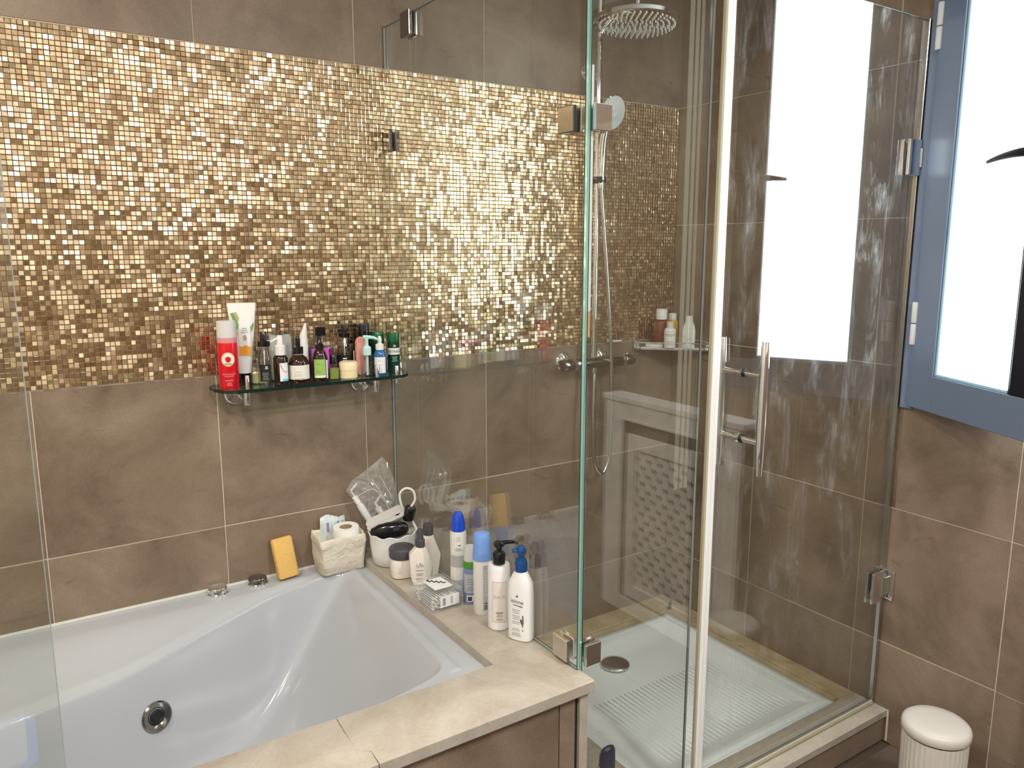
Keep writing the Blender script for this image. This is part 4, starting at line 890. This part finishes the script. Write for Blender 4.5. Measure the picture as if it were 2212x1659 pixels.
# jar, two faceted bottles
b = on_ledge('hair_mask_jar', 'squat white jar with dark grey lid before the ceramic pot', -1.200, -.2345, .1, 'jar')
loft('body', [(0, .026, .026, 3), (.003, .030, .030, 3.2), (.030, .033, .033, 3.4), (.046, .0315, .0315, 3), (.054, .028, .028, 2.4)], 'cream_body', b, 40); lathe('lid', [(0, .054), (.0335, .054), (.0345, .057), (.0345, .076), (.032, .080), (0, .081)], 'grey_cap', b, 36); textlines(b, .0345, [.018, .022, .027, .031], .018, 'ink_soft', .0008, -.014)
def faceted(b, h, sp):
    # a bottle cut with slanted shoulders: a tall front facet and a bright side facet that meet along an edge
    bm = bmesh.new()
    bot = [(-.024, -.014), (.004, -.019), (.024, -.006), (.022, .014), (-.020, .014)]
    low = [(-.029, -.015), (.006, -.022), (.0325, -.004), (.027, .017), (-.026, .017)]
    up_ = [(-.0315, -.010), (.002, -.021), (.020, -.006), (.018, .015), (-.027, .015)]
    top = [(-.0125, -.009), (.001, -.0125), (.012, -.007), (.011, .010), (-.011, .010)]
    zs = [(0, 0, 0, 0, 0), (h * .20, h * .22, h * .47, h * .45, h * .2), (h * .76, h * .70, h * .74, h * .78, h * .78), (h * .96,) * 5]
    R_ = [[bm.verts.new((x, y, z)) for (x, y), z in zip(p, zz)] for p, zz in zip((bot, low, up_, top), zs)]
    for a, c in zip(R_, R_[1:]):
        for i in range(5): j = (i + 1) % 5; bm.faces.new((a[i], a[j], c[j], c[i]))
    bm.faces.new(R_[0][::-1]); bm.faces.new(R_[-1]); bmesh.ops.bevel(bm, geom=bm.edges[:], offset=.0018, segments=2, affect='EDGES'); finish(bm, 'body', 'cream_body', b, 'auto')
    if sp: lathe('spray_cap', [(0, h * .95), (.0122, h * .95), (.0122, h + .013), (.0088, h + .016), (.0082, h + .038), (.007, h + .041), (0, h + .041)], 'grey_cap', b)
    else: lathe('cap', [(0, h * .95), (.0135, h * .95), (.0135, h + .020), (.012, h + .023), (0, h + .023)], 'grey_cap', b)
    Mx = Matrix.Translation((-.012, -.0208, 0)) @ Matrix.Rotation(math.radians(-11.5), 4, 'Z')
    bm = bmesh.new()
    for x0, x1, z0, z1 in ((-.003, -.003, .050, .060), (.001, .006, .051, .063), (.006, .008, .063, .052), (.009, .012, .052, .058), (.012, .014, .058, .052)): atube(bm, [(x0, 0, z0), (x1, 0, z1)], .0007, 5)
    for i, (z, w) in enumerate(((.043, .020), (.034, .019), (.030, .014), (.021, .022), (.017, .018), (.013, .018))): abox(bm, (.004, 0, z), (w, .0006, .0012))
    bm.transform(Mx); finish(bm, 'print_lines', 'ink_soft', b)
b = on_ledge('hair_spray_bottle', 'white faceted bottle with grey spray cap behind the cotton box', -1.1800, -.3035, .25); faceted(b, .104, True)
b = on_ledge('conditioner_bottle', 'white faceted bottle with plain grey cap behind the spray bottle', -1.1385, -.2680, .12); faceted(b, .118, False)
b = on_ledge('deodorant_spray', 'tall white spray can with bright blue domed cap on the ledge', -1.1335, -.421, 0, 'can')
lathe('body', [(0, 0), (.0185, 0), (.0205, .003), (.0205, .06), (.0198, .12), (.0205, .160), (.0190, .170), (0, .170)], 'white_pl', b, 32); lathe('cap', [(0, .1705), (.0178, .1705), (.0172, .186), (.0145, .205), (.009, .216), (0, .219)], 'blue_cap', b, 32)
patch('grey_panel', .0202, .080, .110, -1.3, 1.3, 'silver_grey', b, e=.0006); patch('grey_panel', .0205, .010, .046, -1.3, 1.3, 'silver_grey', b, e=.0006)
bm = bmesh.new(); R = .0210; atube(bm, [(R * math.sin(q), -R * math.cos(q), z) for q, z in ((-.05, .1365), (.12, .137), (.25, .139))], [.0003, .0013, .0006], 5); finish(bm, 'bird_mark', 'ink', b); textlines(b, .0210, [.124, .128], .016, 'silver_grey', .0018); textlines(b, .0210, [.149, .153, .157], .012, 'silver_grey', .001)
b = on_ledge('roll_on_deodorant', 'small blue grey bottle with clear cap and green collar on the ledge', -1.1305, -.4725)
lathe('body', [(0, 0), (.015, 0), (.0168, .003), (.0168, .080), (.0155, .092), (0, .092)], 'lilac', b); lathe('collar', [(0, .0915), (.0165, .0915), (.0165, .105), (.015, .109), (0, .109)], 'green_ring', b); lathe('cap', [(0, .1085), (.0150, .1085), (.0150, .138), (.012, .145), (0, .146)], 'frost', b)
patch('barcode', .0168, .008, .024, -.5, .5, 'label_white', b); patch('bars', .0168, .010, .021, -.35, .25, 'ink', b, e=.0008); patch('label', .0168, .030, .078, -1.0, 1.0, 'silver_grey', b); textlines(b, .0176, [.036, .040, .044, .052, .058, .064], .018, 'lilac', .0015)
b = on_ledge('shaving_foam', 'tall white can with pale blue translucent cap on the ledge', -1.1340, -.535, 0, 'can')
lathe('body', [(0, 0), (.0195, 0), (.021, .003), (.021, .130), (.0195, .136), (0, .136)], 'white_pl', b, 32); lathe('cap', [(0, .1355), (.0225, .1355), (.0225, .142), (.0205, .170), (.0215, .190), (.018, .198), (0, .201)], 'sky_cap', b, 32)
patch('strip_label', .021, .012, .125, .12, .66, 'silver_grey', b); textlines(b, .0219, [.016, .020, .024, .030], .009, 'ink', .0022, .009); textlines(b, .0219, [.05 + .005 * i for i in range(13)], .009, 'label_white', .0012, .009)
b = on_ledge('hand_cream_pump', 'white cylinder lettered CULTI with black pump on the marble ledge', -1.1385, -.617)
lathe('body', [(0, 0), (.0235, 0), (.0258, .0025), (.0258, .146), (.0235, .152), (0, .153)], 'white_gloss', b, 40)
lathe('pump', [(0, .1525), (.0142, .1525), (.0145, .155), (.0145, .176), (.0120, .180), (.0068, .181), (.0068, .193), (0, .193)], 'black', b)
loft('pump_head', [(.192, .010, .009, 2), (.196, .013, .0105, 2), (.201, .013, .0105, 2), (.205, .009, .007, 2)], 'black', b, 24); tube('spout', spline([(.004, 0, .200), (.018, .002, .202), (.032, .004, .2015), (.042, .005, .197)], 5), [.0058 - .0002 * i for i in range(16)], 'black', b, 10)
patch('label', .0258, .022, .118, -.62, .72, 'cream_body', b); 
for z in (.022, .1175): patch('label_rule', .0258, z, z + .0007, -.62, .72, 'ink_soft', b, e=.0007)
for a in (-.62, .705): patch('label_rule', .0258, .022, .118, a, a + .018, 'ink_soft', b, e=.0007, seg=1)
text('CULTI', .0072, 'ink', b, .0815, r=.0266, x=.0013, spacing=1.55); textlines(b, .0266, [.0435], .017, 'ink', .0018, .001); textlines(b, .0266, [.034, .037, .040, .0285, .0265], .015, 'ink_soft', .0012, .001)
b = on_ledge('body_lotion_pump', 'white oval lotion bottle with dark blue pump nearest the shower corner', -1.1285, -.692, -.45)
sec_ = [(0, .0255, .0150, 2.6), (.003, .0285, .0175, 2.8), (.030, .0290, .0180, 2.9), (.110, .0290, .0180, 2.9), (.135, .0270, .0172, 2.6), (.150, .0195, .0150, 2.2), (.158, .0145, .0140, 2), (.160, .0140, .0138, 2)]
loft('body', sec_, 'white_gloss', b, 48)
lathe('pump', [(0, .1595), (.0140, .1595), (.0142, .162), (.0142, .178), (.012, .186), (.0062, .189), (.0060, .200), (0, .200)], 'blue_pump', b)
loft('pump_head', [(.197, .0085, .0085, 2), (.202, .0115, .0105, 2), (.209, .0115, .0100, 2), (.217, .007, .006, 2)], 'blue_pump', b, 24, M=Matrix.Rotation(.0, 4, 'Z')); tube('spout', [(0, 0, .205), (-.012, -.004, .205), (-.019, -.006, .2035)], [.006, .0052, .004], 'blue_pump', b, 10)
fy = -.0186
text('icione', .0125, 'ink', b, .094, y=fy, x=-.001, rot=-.06, stretch=1.05)
bm = bmesh.new()
for pts in ([(-.012, .0862), (.012, .0845), (.012, .0822), (-.010, .085)], [(-.004, .106), (.000, .1035), (.002, .106), (-.001, .1095)], [(.012, .062), (.0142, .065), (.0150, .052), (.0148, .040), (.0125, .048)], [(.006, .052), (.010, .055), (.0135, .042), (.0145, .034), (.0105, .042)], [(.012, .030), (.0145, .030), (.0145, .0275), (.012, .0275)]): bm.faces.new([bm.verts.new((x, fy, z)) for x, z in pts])
finish(bm, 'emblem', 'ink', b)
textlines(b, None, [.074, .070, .066, .060, .056, .052, .046, .042, .030, .026], .020, 'ink_soft', .0011, -.003, fy); textlines(b, None, [.0135, .0165, .0195], .024, 'silver_grey', .0013, -.003, fy)
# box of cotton swabs
cbx = thing('cotton_swab_box', 'clear hinged box of cotton swabs at the ledge edge', 'box', (-1.2005, -.432, L_), math.radians(2), GL)
bm = bmesh.new(); w, d, h = .078, .098, .044; t = .0018
for c, s in (((0, -d / 2, h / 2), (w, t, h)), ((0, d / 2, h / 2), (w, t, h)), ((-w / 2, 0, h / 2), (t, d, h)), ((w / 2, 0, h / 2), (t, d, h)), ((0, 0, t / 2 + .0003), (w - t, d - t, t))): abox(bm, c, s)
finish(bm, 'tray', 'clear_box', cbx)
bm = bmesh.new(); abox(bm, (0, 0, h + .004), (w + .002, d + .002, t)); abox(bm, (0, -d / 2 - .001, h + .0015), (w + .002, t, .006)); abox(bm, (w / 2 + .001, 0, h + .0015), (t, d, .006)); abox(bm, (-w / 2 - .001, 0, h + .0015), (t, d, .006)); finish(bm, 'lid', 'clear_box', cbx)
box('lid_label', (.002, .0, h + .0055), (.050, .062, .0006), 'label_white', cbx)
bm = bmesh.new(); pts = spline([(-.016, .020, 0), (-.010, .024, 0), (-.012, .012, 0), (-.004, .016, 0), (-.003, .004, 0), (.004, .007, 0), (.005, -.004, 0), (.012, -.001, 0), (.013, -.010, 0), (.020, -.012, 0)], 5); atube(bm, pts, .0013, 6); bm.transform(Matrix.Translation((0, .004, h + .0072))); finish(bm, 'script_print', 'ink', cbx)
box('side_label', (.006, -d / 2 - .0014, h * .55), (.052, .0006, h * .62), 'label_white', cbx); box('barcode', (-.010, -d / 2 - .0019, h * .55), (.008, .0005, h * .42), 'ink_soft', cbx); box('barcode', (.011, -d / 2 - .0019, h * .55), (.007, .0005, h * .42), 'silver_grey', cbx)
GS = 'cotton swabs in the clear box'
bm = bmesh.new(); atube(bm, [(0, -.034, 0), (0, .034, 0)], .0011, 6)
for s in (-1, 1): alathe(bm, [(0, -.007), (.0018, -.005), (.0026, 0), (.0022, .005), (0, .007)], 8, M=Matrix.Translation((0, s * .034, 0)) @ Matrix.Rotation(PI / 2, 4, 'X'))
bmesh.ops.recalc_face_normals(bm, faces=bm.faces[:]); swm = bpy.data.meshes.new('cotton_swab'); bm.to_mesh(swm); bm.free(); swm.materials.append(MATS['paper']); swm.polygons.foreach_set('use_smooth', [True] * len(swm.polygons))
for i in range(55):
    o = bpy.data.objects.new('cotton_swab', swm); COL.objects.link(o)
    lay, q = i // 11, i % 11
    o.location = (-1.2005 - .033 + q * .0066, -.432 + .003 * ((i * 5) % 3 - 1), L_ + .0062 + lay * .0062); o.rotation_euler = (0, 0, math.radians(2) + .05 * ((i * 7) % 5 - 2) / 5)
    o['label'] = 'white cotton swab lying in the clear hinged box'; o['category'] = 'cotton swab'; o['group'] = GS
# shower bench bottle
b = thing('shampoo_bottle', 'bottle with slanted navy cap on the shower bench behind the bath end', 'bottle', (-.913, -.745, CZ + .0003), to_cam(-.913, -.745))
loft('body', [(0, .024, .016, 2.6), (.003, .027, .018, 2.8), (.06, .027, .018, 2.8), (.082, .020, .017, 2.3)], 'frost', b, 36)
bm = bmesh.new(); vs = aloft(bm, [(.0815, .0200, .0172, 2.3), (.100, .0195, .017, 2.2), (.118, .0185, .0165, 2.1), (.126, .015, .013, 2)], 36)
for v in vs:
    if v.co.z > .11: v.co.z += v.co.x * .55
finish(bm, 'cap', 'navy', b, 'auto'); lathe('cap_button', [(0, .0012), (.0055, .0008), (.0065, 0)], 'slate', b, 20, M=Matrix.Translation((0, -.003, .1265)) @ Matrix.Rotation(-.5, 4, 'Y'), sx=1.2)

# ------------------------------------------------------------------ waste bin
bn = thing('waste_bin', 'white fluted pedal bin with domed lid beside the shower curb', 'waste bin', (-.262, -1.178, 0), 0)
BH = .275
lathe('body', [(0, 0), (.066, 0), (.069, .004), (.0715, BH - .006), (.070, BH - .004), (0, BH - .004)], 'bin_white', bn, 76, flute=.008, smooth=False)
lathe('lid', [(0, BH - .001), (.0735, BH - .001), (.0750, BH + .001), (.0755, BH + .012), (.0735, BH + .020), (.067, BH + .0255), (.050, BH + .0275), (0, BH + .029)], 'bin_white', bn, 56)
lathe('lid_gap', [(.0705, BH - .005), (.0715, BH - .0045), (.0715, BH - .001), (.0705, BH - .001)], 'black_matte', bn, 48)
# ------------------------------------------------------------------ things that show only as reflections in the glass
rc = thing('radiator_cover', 'white radiator cover with diagonal lattice door by the window wall', 'radiator cover', (0, -1.72, 0))
RXF = -.085; y0, y1 = -2.0, -1.335; z1 = .835
def rr2(o): return rel(o, rc)
rr2(box('top', (RXF / 2 - .003, (y0 + y1) / 2, z1 + .011), (-RXF + .004, y1 - y0 + .02, .022), 'rad_paint', None, .003))
def rf(nm, a, b_, z0, z1_, x=RXF, t=.018, mat='rad_paint', bev=.002): return rr2(box(nm, (x + t / 2, (a + b_) / 2, (z0 + z1_) / 2), (t, b_ - a, z1_ - z0), mat, None, bev))
rf('stile', y0, y0 + .095, .0, z1); rf('stile', y1 - .095, y1, 0, z1); rf('rail', y0 + .0951, y1 - .0951, z1 - .055, z1); rf('rail', y0 + .0951, y1 - .0951, 0, .06)
for a_, b_ in ((y0 + .0951, y0 + .107), (y1 - .107, y1 - .0951)): rf('moulding', a_, b_, .061, z1 - .056, RXF - .005, .010)
rf('moulding', y0 + .1075, y1 - .1075, z1 - .067, z1 - .0555, RXF - .005, .010)
DA, DB = y0 + .130, y1 - .130
rf('door_stile', DA, DA + .05, .075, z1 - .115, RXF - .004); rf('door_stile', DB - .05, DB, .075, z1 - .115, RXF - .004)
rf('door_rail', DA + .0501, DB - .0501, z1 - .170, z1 - .115, RXF - .004); rf('door_rail', DA + .0501, DB - .0501, .075, .125, RXF - .004)
rf('back_panel', y0 + .02, y1 - .02, .01, z1 - .01, RXF + .04, .006, 'rad_dark', 0)
la, lb, lz0, lz1 = DA + .05, DB - .05, .125, z1 - .170
cy_, cz_ = (la + lb) / 2, (lz0 + lz1) / 2
for s in (-1, 1):
    for i in range(-14, 15):
        off = i * .060; seg_ = []
        # line through (cy+off, cz) at 45 degrees, clipped to the opening
        ts = [-(cy_ + off - la), lb - cy_ - off]; t0, t1 = ts
        tz = sorted(((lz0 - cz_) / s, (lz1 - cz_) / s)); t0, t1 = max(t0, tz[0]), min(t1, tz[1])
        if t1 - t0 < .02: continue
        p, q = Vector((RXF + .008 + .004 * s, cy_ + off + t0, cz_ + s * t0)), Vector((RXF + .008 + .004 * s, cy_ + off + t1, cz_ + s * t1))
        L2 = (q - p).length; bm = bmesh.new(); abox(bm, (0, 0, 0), (.0035, L2, .025)); bm.transform(Matrix.Translation((p + q) / 2) @ Matrix.Rotation(s * PI / 4, 4, 'X')); rr2(finish(bm, 'lattice_slat', 'rad_paint', None))
sc_ = thing('bathroom_scale', 'flat square bathroom scale with blue rounded rim on the floor', 'bathroom scale', (-2.205, -2.145, 0), 0)
bm = bmesh.new(); aprism(bm, rrect(-.15, .15, -.15, .15, .045, 6), .004, .024); finish(bm, 'rim', 'scale_blue', sc_, False)
bm = bmesh.new(); aprism(bm, rrect(-.125, .125, -.125, .125, .030, 6), .024, .027); finish(bm, 'platform', 'scale_top', sc_)
for x in (-.11, .11):
    for y in (-.11, .11): lathe('foot', [(0, 0), (.012, 0), (.012, .004), (0, .004)], 'black_matte', sc_, 12, (x, y, 0))
